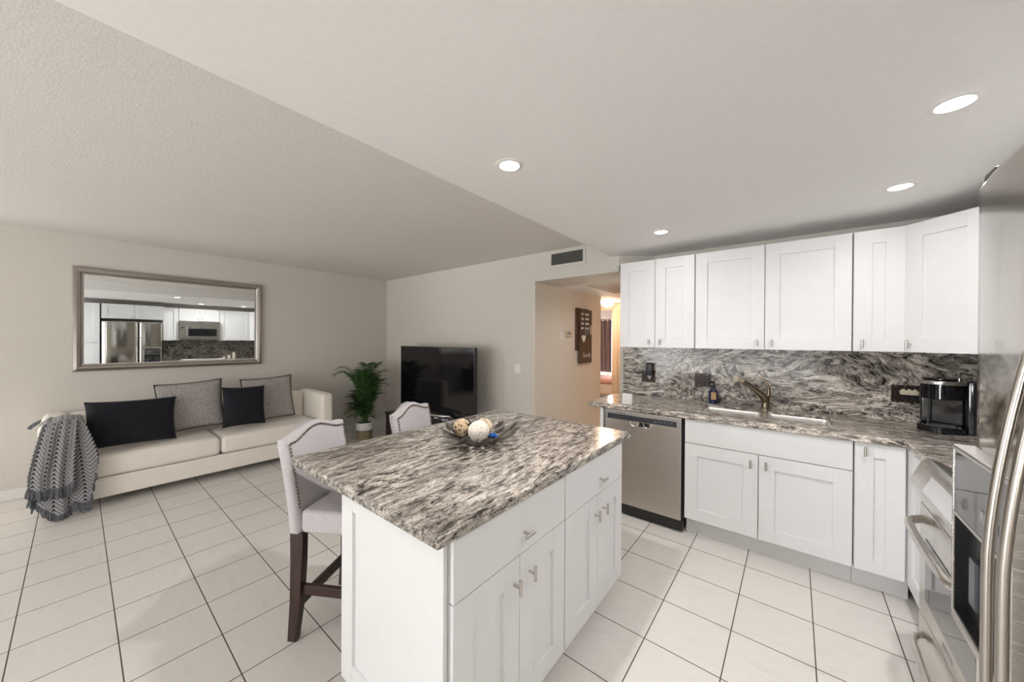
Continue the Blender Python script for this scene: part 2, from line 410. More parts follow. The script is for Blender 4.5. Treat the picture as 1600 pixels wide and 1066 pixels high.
# unseen wall behind the camera; glass door and window added to carry daylight
b = MB()
b.box(XL, -4.2, YF-.12, YF, 0, ZL); b.box(-4.2, -2.2, YF-.12, YF, 2.1, ZL); b.box(-2.2, -2.05, YF-.12, YF, 0, ZL)
b.box(-2.05, .65, YF-.12, YF, 0, .45); b.box(-2.05, .65, YF-.12, YF, 2.12, ZL); b.box(.65, XR, YF-.12, YF, 0, ZL)
struct(b.build('wall_front', M['wall']))
def window(name, x0, x1, z0, z1, y, nm=2):
    f = MB(); t = .05
    f.box(x0, x1, y-.05, y+.03, z1-t, z1); f.box(x0, x1, y-.05, y+.03, z0, z0+t); f.box(x0, x0+t, y-.05, y+.03, z0+t, z1-t); f.box(x1-t, x1, y-.05, y+.03, z0+t, z1-t)
    for k in range(1, nm): xm = x0+(x1-x0)*k/nm; f.box(xm-.03, xm+.03, y-.04, y+.02, z0+t, z1-t)
    o = struct(f.build(name, M['trim']))
    MB().box(x0+t, x1-t, y-.012, y-.006, z0+t, z1-t).build('pane', M['glass'], o)
    return o
window('door_unseen', -4.2, -2.2, 0, 2.1, YF-.06)  # unseen openings, sized for how daylight spreads indoors
window('window_unseen_front', -2.05, .65, .45, 2.12, YF-.06)
fl = MB(); t_ = .05  # unseen left-wall window, added to let daylight in
for (a, b_, c, d) in ((-2.7, -1.1, .75, .80), (-2.7, -1.1, 2.10, 2.15), (-2.7, -2.65, .80, 2.10), (-1.15, -1.1, .80, 2.10), (-1.925, -1.875, .80, 2.10)): fl.box(XL-.10, XL-.03, a, b_, c, d)
w3 = struct(fl.build('window_unseen_left', M['trim'])); MB().box(XL-.068, XL-.062, -2.65, -1.15, .80, 2.10).build('pane', M['glass'], w3)
# baseboards
struct(MB().box(XL, XL+.014, YF, YT, 0, .10, .004).build('baseboard_left', M['trim']))
struct(MB().box(XL+.014, -2.435, YT-.014, YT, 0, .10, .004).build('baseboard_back', M['trim']))
# hall
struct(MB().box(-2.56, -2.44, YT+.001, 5.31, 0, 2.219).build('wall_hall', M['wallhall']))
struct(MB().box(-1.475, -1.355, YK+.12, 6.7, 0, 2.5).build('wall_hall_right', M['wallhall']))
struct(MB().box(-3.82, -1.355, 4.0, 6.6, 2.22, 2.32).build('ceiling_hall', M['ceil']))
ht = tag(MB().box(-2.07, -1.56, 4.02, 4.95, 2.205, 2.2195, .004).build('ceiling_hatch', M['hatch']), 'tan access hatch panel in the hallway ceiling behind the header', 'hatch')
# bedroom beyond the hall
b = MB(); b.box(-2.765, -1.355, 6.6, 6.7, 0, 2.5); b.box(-5.2, -2.765, 6.6, 6.7, 2.12, 2.5); b.box(-5.2, -3.65, 6.6, 6.7, 0, 2.12)
struct(b.build('wall_bedroom_front', M['peach']))
j = MB(); j.box(-2.775, -2.68, 6.578, 6.6, 0, 2.10, .004); j.box(-2.79, -2.765, 6.58, 6.71, 0, 2.10, .004); j.box(-2.66, -2.64, 6.582, 6.6, 0, 2.10)
struct(j.build('trim_1', M['peach']))
struct(MB().box(-5.3, -5.2, 6.6, 8.3, 0, 2.5).build('wall_bedroom_left', M['peach']))
struct(MB().box(-1.6, -1.5, 6.7, 8.3, 0, 2.5).build('wall_bedroom_right', M['peach']))
struct(MB().box(-5.3, -1.5, 6.7, 8.3, 2.3, 2.4).build('ceiling_bedroom', M['ceil']))
b = MB(); b.box(-5.2, -4.75, 8.2, 8.3, 0, 2.27); b.box(-3.36, -1.6, 8.2, 8.3, 0, 2.27); b.box(-4.75, -3.36, 8.2, 8.3, 0, .76); b.box(-4.75, -3.36, 8.2, 8.3, 2.0, 2.27)
struct(b.build('wall_bedroom_back', M['trim']))
window('window_2', -4.75, -3.36, .76, 2.0, 8.26)
# cross passage at the end of the hall
struct(MB().box(-3.82, -3.72, 5.21, 6.6, 0, 2.5).build('wall_hall_end', M['peach']))
struct(MB().box(-3.72, -2.56, 5.21, 5.31, 0, 2.5).build('wall_hall_return', M['peach']))

# ------------------------------------------------------------------ cabinet builders
KN = 0
def knob(parent, x, z, y, vert=True):
    m = MB(); m.tube([(x, y, z), (x, y-.026, z)], .0058, 10)
    h = .028
    a, c = ((x, y-.031, z-h), (x, y-.031, z+h)) if vert else ((x-h, y-.031, z), (x+h, y-.031, z))
    m.tube([a, c], .0068, 12)
    return m.build('knob', M['nickel'], parent)
def shaker(parent, x0, x1, z0, z1, name='door', st=.09, y=0.0, kn=None, flat=False, t=.02):
    m = MB(); bv = .0022
    if flat:
        m.box(x0, x1, y-t, y-.001, z0, z1, bv)
    else:
        m.box(x0, x0+st, y-t, y-.001, z0, z1, bv); m.box(x1-st, x1, y-t, y-.001, z0, z1, bv)
        m.box(x0+st-.001, x1-st+.001, y-t+.0007, y-.001, z1-st, z1, bv); m.box(x0+st-.001, x1-st+.001, y-t+.0007, y-.001, z0, z0+st, bv)
        m.box(x0+st-.004, x1-st+.004, y-t+.0125, y-.002, z0+st-.004, z1-st+.004)
    o = m.build(name, M['cab'], parent)
    if kn: knob(o, kn[0], kn[1], y-t, kn[2])
    return o
def carcass(parent, x0, x1, d, z0, z1, mat='cab', name='body'):
    return MB().box(x0, x1, 0, d, z0, z1, .0015).build(name, M[mat], parent)
D90 = PI/2

# wall cabinets on the sink wall: front plane y = 3.38 (door faces at 3.36)
def wallcab(label, x0, x1, doors, y=3.38, d=None, z0=1.452, z1=2.272, loc=None, rot=0, group='white shaker wall cabinets'):
    t = thing('wall_cabinet', label, 'cabinet', loc or (x0, y, z0), rot, group)
    W = x1-x0
    carcass(t, 0.001, W-.001, d or (YK-y-.001), 0.0, z1-z0)
    for (a, c, kx) in doors:
        o = shaker(t, a-x0, c-x0, .001, z1-z0-.001)
        if kx is not None: knob(o, kx-x0, .052, -.02, True)
    return t
wallcab('white two-door wall cabinet at the hallway end, above the dishwasher', -1.345, -.676, [(-1.341, -1.012, -1.062), (-1.008, -.680, -.965)])
wallcab('wide white two-door wall cabinet above the sink', -.675, .309, [(-.671, -.186, -.232), (-.181, .306, -.142)])
wallcab('narrow single-door white wall cabinet beside the corner unit', .311, .558, [(.314, .556, .355)])
# diagonal corner unit
t = thing('wall_cabinet', 'diagonal corner wall cabinet above the coffee maker', 'cabinet', (.56, 3.38, 1.452), 0, 'white shaker wall cabinets')
poly = [(0.001, 0), (.278, -.27), (.599, -.27), (.599, .318), (.001, .318)]
MB().prism(poly, 0, .82).build('body', M['cab'], t)
ang = math.atan2(-.27, .277); ln = math.hypot(.277, .27)
mm = MB()
dr = thing('d', 'x', 'x'); 
def rotbuild(o, ang, off):
    R = Matrix.Rotation(ang, 4, 'Z'); R.translation = Vector(off); o.data.transform(R)
d_ = shaker(t, .004, ln-.004, .001, .819); rotbuild(d_, ang, (0, 0, 0))
k_ = knob(d_, .04, .052, -.02); rotbuild(k_, ang, (0, 0, 0))
bpy.data.objects.remove(dr)
# right-hand wall cabinets (seen in the mirror), facing -X
def rightcab(label, y0, y1, z0, z1, xf, doors, name='wall_cabinet'):
    # local x runs toward -Y: local x = y1 - y
    t = thing(name, label, 'cabinet', (xf, y1, z0), -D90, 'white shaker wall cabinets')
    W = y1-y0
    carcass(t, .001, W-.001, XR-xf-.001, 0, z1-z0)
    for (a, c, k) in doors:
        o = shaker(t, y1-c, y1-a, .001, z1-z0-.001)
        if k is not None: knob(o, y1-k, .05, -.02, True)
    return t
rightcab('white wall cabinet between microwave and corner, on the fridge wall', 2.43, 3.105, 1.452, 2.272, .85, [(2.434, 3.10, 2.48)])
rightcab('short white two-door cabinet above the microwave', 1.622, 2.426, 1.955, 2.272, .85, [(1.625, 2.022, 1.985), (2.026, 2.423, 2.065)])
rightcab('narrow white wall cabinet between fridge and microwave', 1.335, 1.62, 1.452, 2.272, .85, [(1.338, 1.617, 1.58)])
rightcab('short white two-door cabinet above the refrigerator', .335, 1.33, 1.945, 2.272, .57, [(.338, .83, .79), (.835, 1.327, .875)])
t = thing('pantry_cabinet', 'tall white pantry cabinet on the near side of the refrigerator', 'cabinet', (.57, .315, 0), -D90)
carcass(t, 0, .6, XR-.571, .1, 2.272); MB().box(0, .6, .06, XR-.571, 0, .1).build('toe_kick', M['toe'], t)
o = shaker(t, .003, .597, .105, 1.40); knob(o, .55, 1.2, -.02); o = shaker(t, .003, .597, 1.405, 2.27); knob(o, .55, 1.5, -.02)

# base cabinets of the sink wall: carcass front y = 3.005 (door faces 2.985)
ZB0, ZB1 = .132, .911
def basecab(label, x0, x1, body_top=ZB1):
    t = thing('base_cabinet', label, 'cabinet', (x0, 3.005, 0), 0, 'white shaker base cabinets')
    carcass(t, 0.001, x1-x0-.001, YK-.03-3.005, ZB0, body_top)
    MB().box(0, x1-x0, .07, .095, 0, ZB0).build('toe_kick', M['toe'], t)
    return t
t = thing('base_cabinet', 'white two-door sink base cabinet with long false drawer front', 'cabinet', (-.668, 3.005, 0), 0, 'white shaker base cabinets')
b = MB(); b.box(.001, .02, 0, .66, ZB0, ZB1); b.box(.935, .953, 0, .66, ZB0, ZB1); b.box(.02, .935, 0, .66, ZB0, ZB0+.02); b.box(.02, .935, 0, .012, .69, ZB1)
b.build('body', M['cab'], t)
MB().box(0, .954, .07, .095, 0, ZB0).build('toe_kick', M['toe'], t)
shaker(t, .004, .950, .727, ZB1-.003, 'drawer_front', flat=True)
o = shaker(t, .004, .474, ZB0+.003, .722); knob(o, .432, .655, -.02)
o = shaker(t, .478, .950, ZB0+.003, .722); knob(o, .520, .660, -.02)
t = basecab('white corner base cabinet with a full-height narrow door beside the range', .288, .53)
o = shaker(t, .003, .215, ZB0+.003, ZB1-.003, st=.082); knob(o, .046, .862, -.02)
# right run corner filler cabinet between the corner and the range (faces -X)
t = thing('base_cabinet', 'slim white base cabinet between the corner and the range', 'cabinet', (.53, 2.982, 0), -D90, 'white shaker base cabinets')
carcass(t, .001, .545, XR-.532, ZB0, ZB1); MB().box(0, .546, .045, .07, 0, ZB0).build('toe_kick', M['toe'], t)
shaker(t, .003, .543, ZB0+.003, ZB1-.003)
# base between range and fridge
t = thing('base_cabinet', 'narrow white base cabinet between range and refrigerator', 'cabinet', (.53, 1.62, 0), -D90, 'white shaker base cabinets')
carcass(t, .001, .31, XR-.532, ZB0, ZB1); MB().box(0, .31, .045, .07, 0, ZB0).build('toe_kick', M['toe'], t)
o = shaker(t, .003, .308, ZB0+.003, .72); knob(o, .26, .66, -.02); o = shaker(t, .003, .308, .725, ZB1-.003, 'drawer', flat=True); knob(o, .155, .81, -.02, False)
# end panel beside the dishwasher
tag(MB().box(-1.372, -1.342, 2.985, YK-.001, 0, ZB1).build('end_panel', M['cab']), 'thin white end panel on the hallway side of the dishwasher', 'panel')
MBx = None

# countertops
xs = [-1.48, -.60, -.205, -.165, .205, .495, XR-.002]; ys = [1.335, 1.625, 2.43, 2.963, 3.19, 3.505, YK-.001]
def keep(i, j):
    if j >= 3: 
        if j == 4 and i in (1, 3): return False
        return True
    return i == 5 and j == 2
ct = MB().cells(xs, ys, keep, .912, .955).build('countertop', M['gran_counter'], bevel=.007)
tag(ct, 'grey and white granite countertop along the sink wall', 'countertop')
ct2 = MB().box(.495, XR-.002, 1.335, 1.622, .912, .955, .006).build('countertop', M['gran_counter']); tag(ct2, 'small granite countertop between range and refrigerator', 'countertop')
tag(MB().box(-1.43, XR-.002, YK-.022, YK-.001, .9555, 1.4515).build('backsplash', M['gran_splash']), 'swirled granite backsplash slab behind the sink', 'backsplash')
tag(MB().box(XR-.022, XR-.002, 1.335, YK-.023, .9555, 1.4515).build('backsplash', M['gran_range']), 'granite backsplash slab on the range wall', 'backsplash')

# sink
def rrect(x0, x1, y0, y1, r, n=6):
    P = []
    for cx, cy, a0 in ((x1-r, y1-r, 0), (x0+r, y1-r, PI/2), (x0+r, y0+r, PI), (x1-r, y0+r, 1.5*PI)):
        for k in range(n+1):
            a = a0+PI/2*k/n; P.append((cx+r*math.cos(a), cy+r*math.sin(a)))
    return P
t = thing('sink', 'stainless double-bowl undermount sink below the faucet', 'sink', (0, 3.35, .911))
def bowl(x0, x1):
    rings = []
    for ins, z, r in ((.001, .022, .012), (.004, .0235, .014), (.007, .020, .022), (.010, 0, .035), (.012, -.09, .05), (.02, -.15, .05), (.06, -.165, .03)):
        rings.append([(x, y, z) for x, y in rrect(x0+ins, x1-ins, -.160+ins, .155-ins, r)])
    m = MB().loft(rings, True, False, True); o = m.build('bowl', M['sink_steel'], t, recalc=True)
    MB().lathe([(.035, -.1645), (.033, -.161), (.02, -.163), (.0001, -.163)], ((x0+x1)/2, 0, 0), 20).build('drain', M['nickel'], o)
bowl(-.600, -.205); bowl(-.165, .205)
# faucet
t = thing('faucet', 'brushed nickel single-lever kitchen faucet arching over the sink', 'faucet', (-.185, 3.60, .955))
m = MB(); m.lathe([(.038, 0), (.038, .006), (.031, .012), (.029, .05), (.027, .09), (.024, .115), (.0001, .125)], n=24); m.build('base', M['bronze_nickel'], t)
m = MB(); m.tube([(0, 0, .05), (-.018, -.024, .108), (-.060, -.078, .158), (-.108, -.138, .205), (-.148, -.188, .240)], [.027, .0265, .0225, .020, .0195], 14); m.build('spout', M['bronze_nickel'], t)
m = MB(); m.tube([(-.145, -.184, .238), (-.165, -.210, .252), (-.186, -.238, .258)], [.0205, .0245, .0265], 14); plabel(m.build('spray_head', M['palehead'], t), 'pale satin spray head')
m = MB(); m.tube([(.012, 0, .09), (.022, 0, .14), (.016, -.004, .19), (-.012, -.008, .232), (-.052, -.012, .262)], [.02, .018, .016, .012, .007], 12, flat=.8); m.build('lever', M['bronze_nickel'], t)
# soap bottle
t = thing('soap_bottle', 'dark blue soap bottle with black pump and kraft tag beside the sink', 'bottle', (-.571, 3.63, .955))
MB().lathe([(.0001, 0), (.034, 0), (.038, .006), (.038, .085), (.033, .11), (.017, .128), (.015, .14)], n=28).build('body', M['blueglass'], t)
m = MB(); m.lathe([(.017, .138), (.017, .158), (.008, .160), (.006, .185)], n=20); m.tube([(0, 0, .187), (-.012, -.012, .189), (-.03, -.03, .184)], [.011, .009, .006], 10); m.build('pump', M['black'], t)
m = MB(); m.box(-.013, .027, -.0415, -.0400, .035, .10); m.tube([(.005, -.041, .098), (.004, -.02, .128)], .0012, 6); m.build('tag', M['kraft'], t)
# outlets on the backsplash
def outlet(label, x0, x1, kinds, group='dark bronze outlet plates'):
    t = thing('outlet_plate', label, 'outlet', ((x0+x1)/2, YK-.0225, 1.09), 0, group)
    W = x1-x0
    MB().box(-W/2, W/2, -.006, 0, 0, .122, .002).build('plate', M['bronzeplate'], t)
    n = len(kinds)
    for k, kd in enumerate(kinds):
        cx = -W/2 + W*(k+.5)/n
        m = MB()
        if kd == 's': m.box(cx-.006, cx+.006, -.014, -.005, .05, .072, .001)
        else:
            m.box(cx-.017, cx+.017, -.009, -.005, .022, .054, .003); m.box(cx-.017, cx+.017, -.009, -.005, .068, .100, .003)
        o = m.build('switch' if kd == 's' else 'socket', M['black'], t)
        MB().tube([(cx, -.005, .113), (cx, -.0075, .113)], .003, 8).build('screw', M['nickel'], t); MB().tube([(cx, -.005, .009), (cx, -.0075, .009)], .003, 8).build('screw', M['nickel'], t)
    return t
outlet('dark outlet plate behind the black plug-in, nearest the hallway', -1.232, -1.096, 'ss')
outlet('dark outlet plate behind the blue soap bottle', -.734, -.598, 'so')
outlet('wide dark outlet plate behind the beige adapter, beside the coffee maker', .542, .678, 'soo')
t = thing('air_freshener', 'black plug-in air freshener with grey tip on the leftmost outlet', 'air freshener', (-1.142, YK-.0315, 1.135))
m = MB(); m.box(-.036, .036, -.05, 0, .055, .155, .014, 3); m.build('body', M['black'], t)
m = MB(); m.lathe([(.022, 0), (.03, .02), (.03, .06)], (0, -.026, .02), 18); m.build('cap', M['darkpanel'], t)
m = MB(); m.lathe([(.0001, -.018), (.014, .004), (.024, .025), (.020, .036)], (0, -.028, .0), 18); plabel(m.build('tip', M['ltplastic'], t), 'pale grey pointed tip')
t = thing('outlet_adapter', 'beige multi-socket adapter plugged into the outlet beside the coffee maker', 'adapter', (.625, YK-.034, 1.148))
m = MB(); m.box(-.045, .045, -.035, 0, 0, .032, .006); m.build('body', M['beige'], t)
for k in range(3): MB().tube([(-.028+.028*k, -.02, .031), (-.028+.028*k, -.02, .04)], .009, 12).build('socket', M['beige'], t)
# white cube on counter
t = thing('small_box', 'small square white box on the counter end near the hallway', 'box', (-1.145, 3.045, .956))
MB().box(-.043, .043, -.015, .015, 0, .094, .004).build('shell', M['whiteplastic'], t)
MB().box(-.03, .03, -.0165, -.0148, .014, .08, .002).build('face_plate', M['whiteplastic'], t)
# coffee maker
t = thing('coffee_maker', 'black pod coffee maker with silver lid ring in the counter corner', 'coffee maker', (.735, 3.47, .956), math.radians(-14))
def halfround(w, y0, y1, n=14, bulge=.06):
    P = [(w, y1), (-w, y1)]
    for k in range(n+1):
        x = -w+2*w*k/n; P.append((x, y0+bulge*(1-math.cos(PI*.5*abs(x)/w))))
    return P
MB().prism(halfround(.098, -.15, .13), 0, .038).build('base', M['blackgloss'], t, bevel=.004)
MB().box(-.092, .092, .0, .125, .038, .32, .012, 3).build('body', M['blackgloss'], t)
MB().prism(halfround(.088, -.135, .02), .205, .315).build('brew_head', M['blackgloss'], t, bevel=.005)
m = MB(); R0 = halfround(.100, -.156, .03); m.prism(R0, .298, .322); plabel(m.build('lid_ring', M['steel_lt'], t, bevel=.005), 'silver lid ring')
MB().prism(halfround(.080, -.12, .03), .324, .338).build('lid', M['blackgloss'], t, bevel=.005)
m = MB(); m.tube([(-.05, -.12, .04), (-.05, -.12, .2)], .004, 8); m.build('shine_rail', M['darkpanel'], t)
MB().box(.094, .150, -.06, .125, .0, .325, .014, 3).build('water_tank', M['blackgloss'], t)
m = MB()
for k in range(3): m.tube([(.07, -.10+.03*k, .326), (.07, -.10+.03*k, .342)], .006, 10)
m.build('button', M['steel_lt'], t)
MB().box(-.06, .06, -.13, -.03, .038, .046, .003).build('drip_tray', M['darkpanel'], t)
# candles on the right counter
for (y, h, lab) in ((2.53, .055, 'shortest of the three cream candles'), (2.64, .095, 'middle cream candle of the three'), (2.75, .165, 'tallest of the three cream candles')):
    o = MB().lathe([(.0001, 0), (.034, 0), (.037, .003), (.037, h-.003), (.034, h), (.006, h-.004), (.0001, h-.004)], n=24).build('pillar_candle', M['candle']); o.location = (.86, y, .956)
    MB().tube([(0, 0, h-.005), (.001, 0, h+.008)], .0012, 6).build('wick', M['black'], o)
    tag(o, lab + ' on the counter right of the range', 'candle', 'cream pillar candles')

# dishwasher
t = thing('dishwasher', 'stainless steel dishwasher under the counter end', 'dishwasher', (-1.338, 2.987, 0))
MB().box(.006, .658, .03, .64, .02, .905).build('tub', M['gap'], t)
MB().box(.012, .648, 0, .03, .095, .822, .006).build('door', M['steel_dw'], t)
cp = MB().box(.012, .648, -.002, .03, .824, .905, .004).build('control_panel', M['steel_lt'], t)
MB().box(.038, .612, -.0035, -.0015, .829, .871, .001).build('display_strip', M['darkpanel'], cp)
m = MB()
for k in range(6): m.box(.44+.026*k, .452+.026*k, -.0042, -.0034, .846+.004*(k % 2), .852+.004*(k % 2))
m.build('indicator_marks', M['greyplastic'], cp)
# pocket handle
m = MB(); m.box(.31, .40, -.001, .004, .79, .823, .001); m.build('recess_shade', M['gap'], t)  # flat dark plate stands in for the shaded pocket
m = MB()
for x in (.245, .355):
    m.tube([(x, -.003, .823), (x+.004, -.008, .80), (x+.02, -.009, .788), (x+.05, -.009, .788), (x+.066, -.008, .80), (x+.07, -.003, .823)], .0045, 8)
m.build('handle', M['steel_lt'], t)
m = MB(); m.tube([(.285, -.001, .212), (.30, -.002, .203), (.318, -.002, .201), (.34, -.001, .206)], [.002, .005, .005, .002], 8); m.box(.308, .325, -.002, 0, .188, .193); m.build('emblem', M['nickel'], t)
MB().box(.006, .658, .004, .04, .018, .092).build('toe_panel', M['black'], t)

# island: two base cabinets facing +X
ZI0, ZI1 = .092, .904
def island_cab(label, y0, y1):
    t = thing('island_cabinet', label, 'cabinet', (-.83, y0, 0), D90, 'white island cabinets')
    W = y1-y0
    carcass(t, .0005, W-.0005, .64, ZI0, ZI1); MB().box(0, W, .05, .62, 0, ZI0).build('toe_kick', M['toe'], t)
    o = shaker(t, .003, W-.003, .700, ZI1-.004, 'drawer', flat=True); knob(o, W*.54, .775, -.02, False)
    mid = W/2+.001
    o = shaker(t, .003, mid-.0015, ZI0+.002, .696); knob(o, mid-.035, .603, -.02)
    o = shaker(t, mid+.0015, W-.003, ZI0+.002, .696); knob(o, mid+.060, .608, -.02)
    return t
i1 = island_cab('white island cabinet with one drawer and two doors, nearer the camera', .722, 1.398)
i2 = island_cab('white island cabinet with one drawer and two doors, nearer the dishwasher', 1.4, 2.076)
# decorative end panel
t = thing('island_end_panel', 'white framed end panel of the island facing the camera', 'panel', (-1.485, .72, 0))
shaker(t, 0, .655, ZI0+.002, ZI1, 'panel', st=.09, t=.018)
MB().box(.015, .62, -.006, 0, 0, ZI0).build('plinth', M['toe'], t)
isl = MB().box(-1.90, -.797, .652, 2.185, .905, .945, .009, 3).build('island_countertop', M['gran_island']); tag(isl, 'grey streaked granite slab on top of the kitchen island', 'countertop')

# decorative bowl with fillers
t = thing('decorative_bowl', 'dark pewter bowl of metal leaves on the island', 'bowl', (-1.375, 1.425, .946))
def leafshape(m, base, d, L_, W_, upv):
    d = Vector(d).normalized(); n = Vector(upv).normalized(); sd = d.cross(n).normalized(); K = 8
    P = []
    for i in range(K+1):
        f = i/K; wd = W_*math.sin(PI*f)**.7 if 0 < f < 1 else .002
        c = Vector(base)+d*L_*f - n*.006*math.sin(PI*f)
        P.append([c-sd*wd, c, c+sd*wd])
    m.grid(P)
rng = random.Random(3)
def bowlz(r): return .004+.078*(max(0, r-.06)/.175)**1.5
ri = MB()
ring_r = .085
ri.tube([(ring_r*math.cos(a), ring_r*math.sin(a), .006) for a in [2*PI*k/40 for k in range(41)]], .004, 8)
for k in range(12):
    a = 2*PI*k/12
    ri.tube([(r*math.cos(a+(r-.085)*1.5), r*math.sin(a+(r-.085)*1.5), bowlz(r)+.003) for r in (.085, .12, .16, .2, .225)], .0028, 6)
ri.build('frame', M['bowlmetal'], t)
MB().lathe([(.0001, .001), (.09, .001), (.095, .003), (.09, .005), (.0001, .004)], n=32).build('base', M['bowlmetal'], t)
for k in range(26):
    a = 2*PI*k/26 + rng.uniform(-.05, .05); r0 = (.095, .15)[k % 2] + rng.uniform(-.006, .006)
    tw = rng.uniform(-.5, .5); m = MB()
    rr = lambda r: Vector((r*math.cos(a), r*math.sin(a), bowlz(r)+.004))
    d = rr(r0+.06)-rr(r0); rot = Matrix.Rotation(tw, 3, 'Z'); d = rot @ d
    leafshape(m, rr(r0), d, rng.uniform(.075, .095), rng.uniform(.021, .029), (-math.cos(a)*.5, -math.sin(a)*.5, 1))
    m.build('leaf', M['bowlmetal'], t, solid=.003)
def yarnball(name, loc, r, mats, turns, rad, label, cat, seed, core=None):
    rg = random.Random(seed); t = thing(name, label, cat, loc)
    if core: MB().lathe([(r*.93*math.sin(PI*k/14)+1e-5, r*.93-r*.93*math.cos(PI*k/14)) for k in range(15)], n=20).build('core', core, t)
    for mi, (mat, cnt) in enumerate(zip(mats, turns)):
        m = MB()
        for q in range(cnt):
            ax = Vector((rg.gauss(0, 1), rg.gauss(0, 1), rg.gauss(0, 1))).normalized(); u = ax.orthogonal().normalized(); v = ax.cross(u); off = rg.uniform(-.6, .6)*r; rc = math.sqrt(r*r-off*off)*(1.0 if mi == 0 else 1.09)
            a0 = rg.uniform(0, 6); sp = 2*PI if mi == 0 else rg.uniform(.5, 1.4)
            m.tube([ax*off+(u*math.cos(a0+sp*k/22)+v*math.sin(a0+sp*k/22))*rc*(1+.012*math.sin(5*k)) + Vector((0, 0, r)) for k in range(23)], rad, 5)
        m.build('strand', mat, t)
    return t
yarnball('twine_ball', (-1.455, 1.362, .976), .047, [M['twine'], M['twineblk']], [34, 16], .0029, 'tan twine ball with black strands, left in the bowl', 'decorative ball', 1, M['twinecore'])
yarnball('yarn_ball', (-1.350, 1.387, .960), .054, [M['cottonball']], [46], .0052, 'large off-white yarn ball in the middle of the bowl', 'decorative ball', 2, M['cottonball'])
yarnball('wicker_ball', (-1.405, 1.485, .962), .048, [M['raffia'], M['twineblk']], [30, 3], .003, 'pale woven wicker ball at the back of the bowl', 'decorative ball', 3)
m = MB(); rg = random.Random(9)
for k in range(7):
    a = k*.9; m.tube([(0, 0, .014), (.014*math.cos(a), .014*math.sin(a), .02+.006*math.sin(k)), (.03*math.cos(a), .02*math.sin(a), .012+.012*rg.random()), (.012*math.cos(a+.5), .01*math.sin(a+.5), .006)], [.006, .009, .008, .004], 6, flat=.5)
o = m.build('foil_wrapper', M['bluefoil']); o.location = (-1.288, 1.435, .975); tag(o, 'crumpled shiny blue wrapper in the bowl', 'wrapper')

# ------------------------------------------------------------------ bar stools
def backpt(y, z):   # local x of the back's front face, leaning backwards
    return -.150 - .075*max(0, (z-.55)/.5)**1.3
def make_stool(label, loc, rot):
    t = thing('bar_stool', label, 'bar stool', loc, rot, 'grey upholstered stools at the island')
    # seat
    m = MB(); m.box(-.150, .245, -.225, .225, .55, .665, .022, 3); seat = m.build('seat', M['stoolseat'], t)
    # backrest: camel-back upholstered slab
    rings = []; n = 20
    def top(y):
        a = abs(y)/.235; return 1.012 + .048*(0.5+0.5*math.cos(PI*min(1, a/.85)))
    zs = [0, .25, .5, .75, .93, 1.0]
    fr, bk = [], []
    for zf in zs:
        rf, rb = [], []
        for k in range(n+1):
            y = -.228+.456*k/n; ysc = 1+.04*zf
            z = .548+(top(y)-.548)*zf
            xf = backpt(y, z)-.012*(1-(y/.228)**2)*(1 if zf > .05 else 0); th = .062
            ed = .010 if k in (0, n) else 0
            if zf == 1.0: rf.append((xf-.012, y*ysc, z)); rb.append((xf-th+.012, y*ysc, z))
            else: rf.append((xf-ed, y*ysc, z-(.006 if zf == .93 else 0))); rb.append((xf-th+ed, y*ysc, z-(.006 if zf == .93 else 0)))
        fr.append(rf); bk.append(rb)
    rings = [f+list(reversed(b_)) for f, b_ in zip(fr, bk)]
    MB().loft(rings).build('backrest', M['stool'], t, sharp=75)
    # nailhead trim on the front face edge
    m = MB()
    def nail(p, nrm=(1, 0, 0)):
        m.lathe([(.0068, 0), (.0060, .003), (.0035, .0052), (.0001, .006)], (0, 0, 0), 7, cap=False)
        vs = list(m.bm.verts)[-28:]
        R = Vector((0, 0, 1)).rotation_difference(Vector(nrm)).to_matrix().to_4x4(); R.translation = Vector(p)
        bmesh.ops.transform(m.bm, matrix=R, verts=vs)
    for sy in (-1, 1):
        for k in range(19):
            z = .675+(.985-.675)*k/18; y = sy*(.228*(1+.04*((z-.548)/.46))-.016)
            m.bm.verts.ensure_lookup_table(); nail((backpt(y, z)+.001, y, z))
    for k in range(27):
        y = -.212+.424*k/26; z = top(y)-.022
        m.bm.verts.ensure_lookup_table(); nail((backpt(y, z)-.012*(1-(y/.228)**2)+.001, y, z))
    plabel(m.build('nailhead_trim', M['nail'], t), 'bronze nailhead trim')
    # rear legs, raked at the foot; front legs straight
    for sy in (-1, 1):
        y = sy*.205
        rg_ = []
        for z, x0, x1, wy in ((.55, -.206, -.136, .021), (.40, -.204, -.139, .021), (.2, -.208, -.150, .02), (.0, -.222, -.178, .018)):
            rg_.append([(x0, y-wy, z), (x1, y-wy, z), (x1, y+wy, z), (x0, y+wy, z)])
        MB().loft(rg_).build('leg', M['espresso'], t, sharp=30, bevel=.003)
    for sy in (-1, 1):
        y = sy*.200
        MB().loft([[(.195-a, y-a, z), (.195+a, y-a, z), (.195+a, y+a, z), (.195-a, y+a, z)] for z, a in ((.55, .022), (0, .016))]).build('leg', M['espresso'], t, sharp=30, bevel=.003)
        MB().box(-.175, .19, y-.011, y+.011, .235, .285, .003).build('stretcher', M['espresso'], t)
    MB().box(-.185, -.16, -.19, .19, .165, .215, .003).build('stretcher', M['espresso'], t)
    MB().box(.183, .207, -.19, .19, .175, .225, .003).build('stretcher', M['espresso'], t)
    return t
s1 = make_stool('grey upholstered bar stool at the island corner nearest the camera', (-1.894, .966, 0), math.radians(31))
s2 = copy_tree(s1); s2.location = (-1.952, 1.63, 0); s2.rotation_euler = (0, 0, math.radians(25)); s2['label'] = 'grey upholstered bar stool behind the island, beside the television'

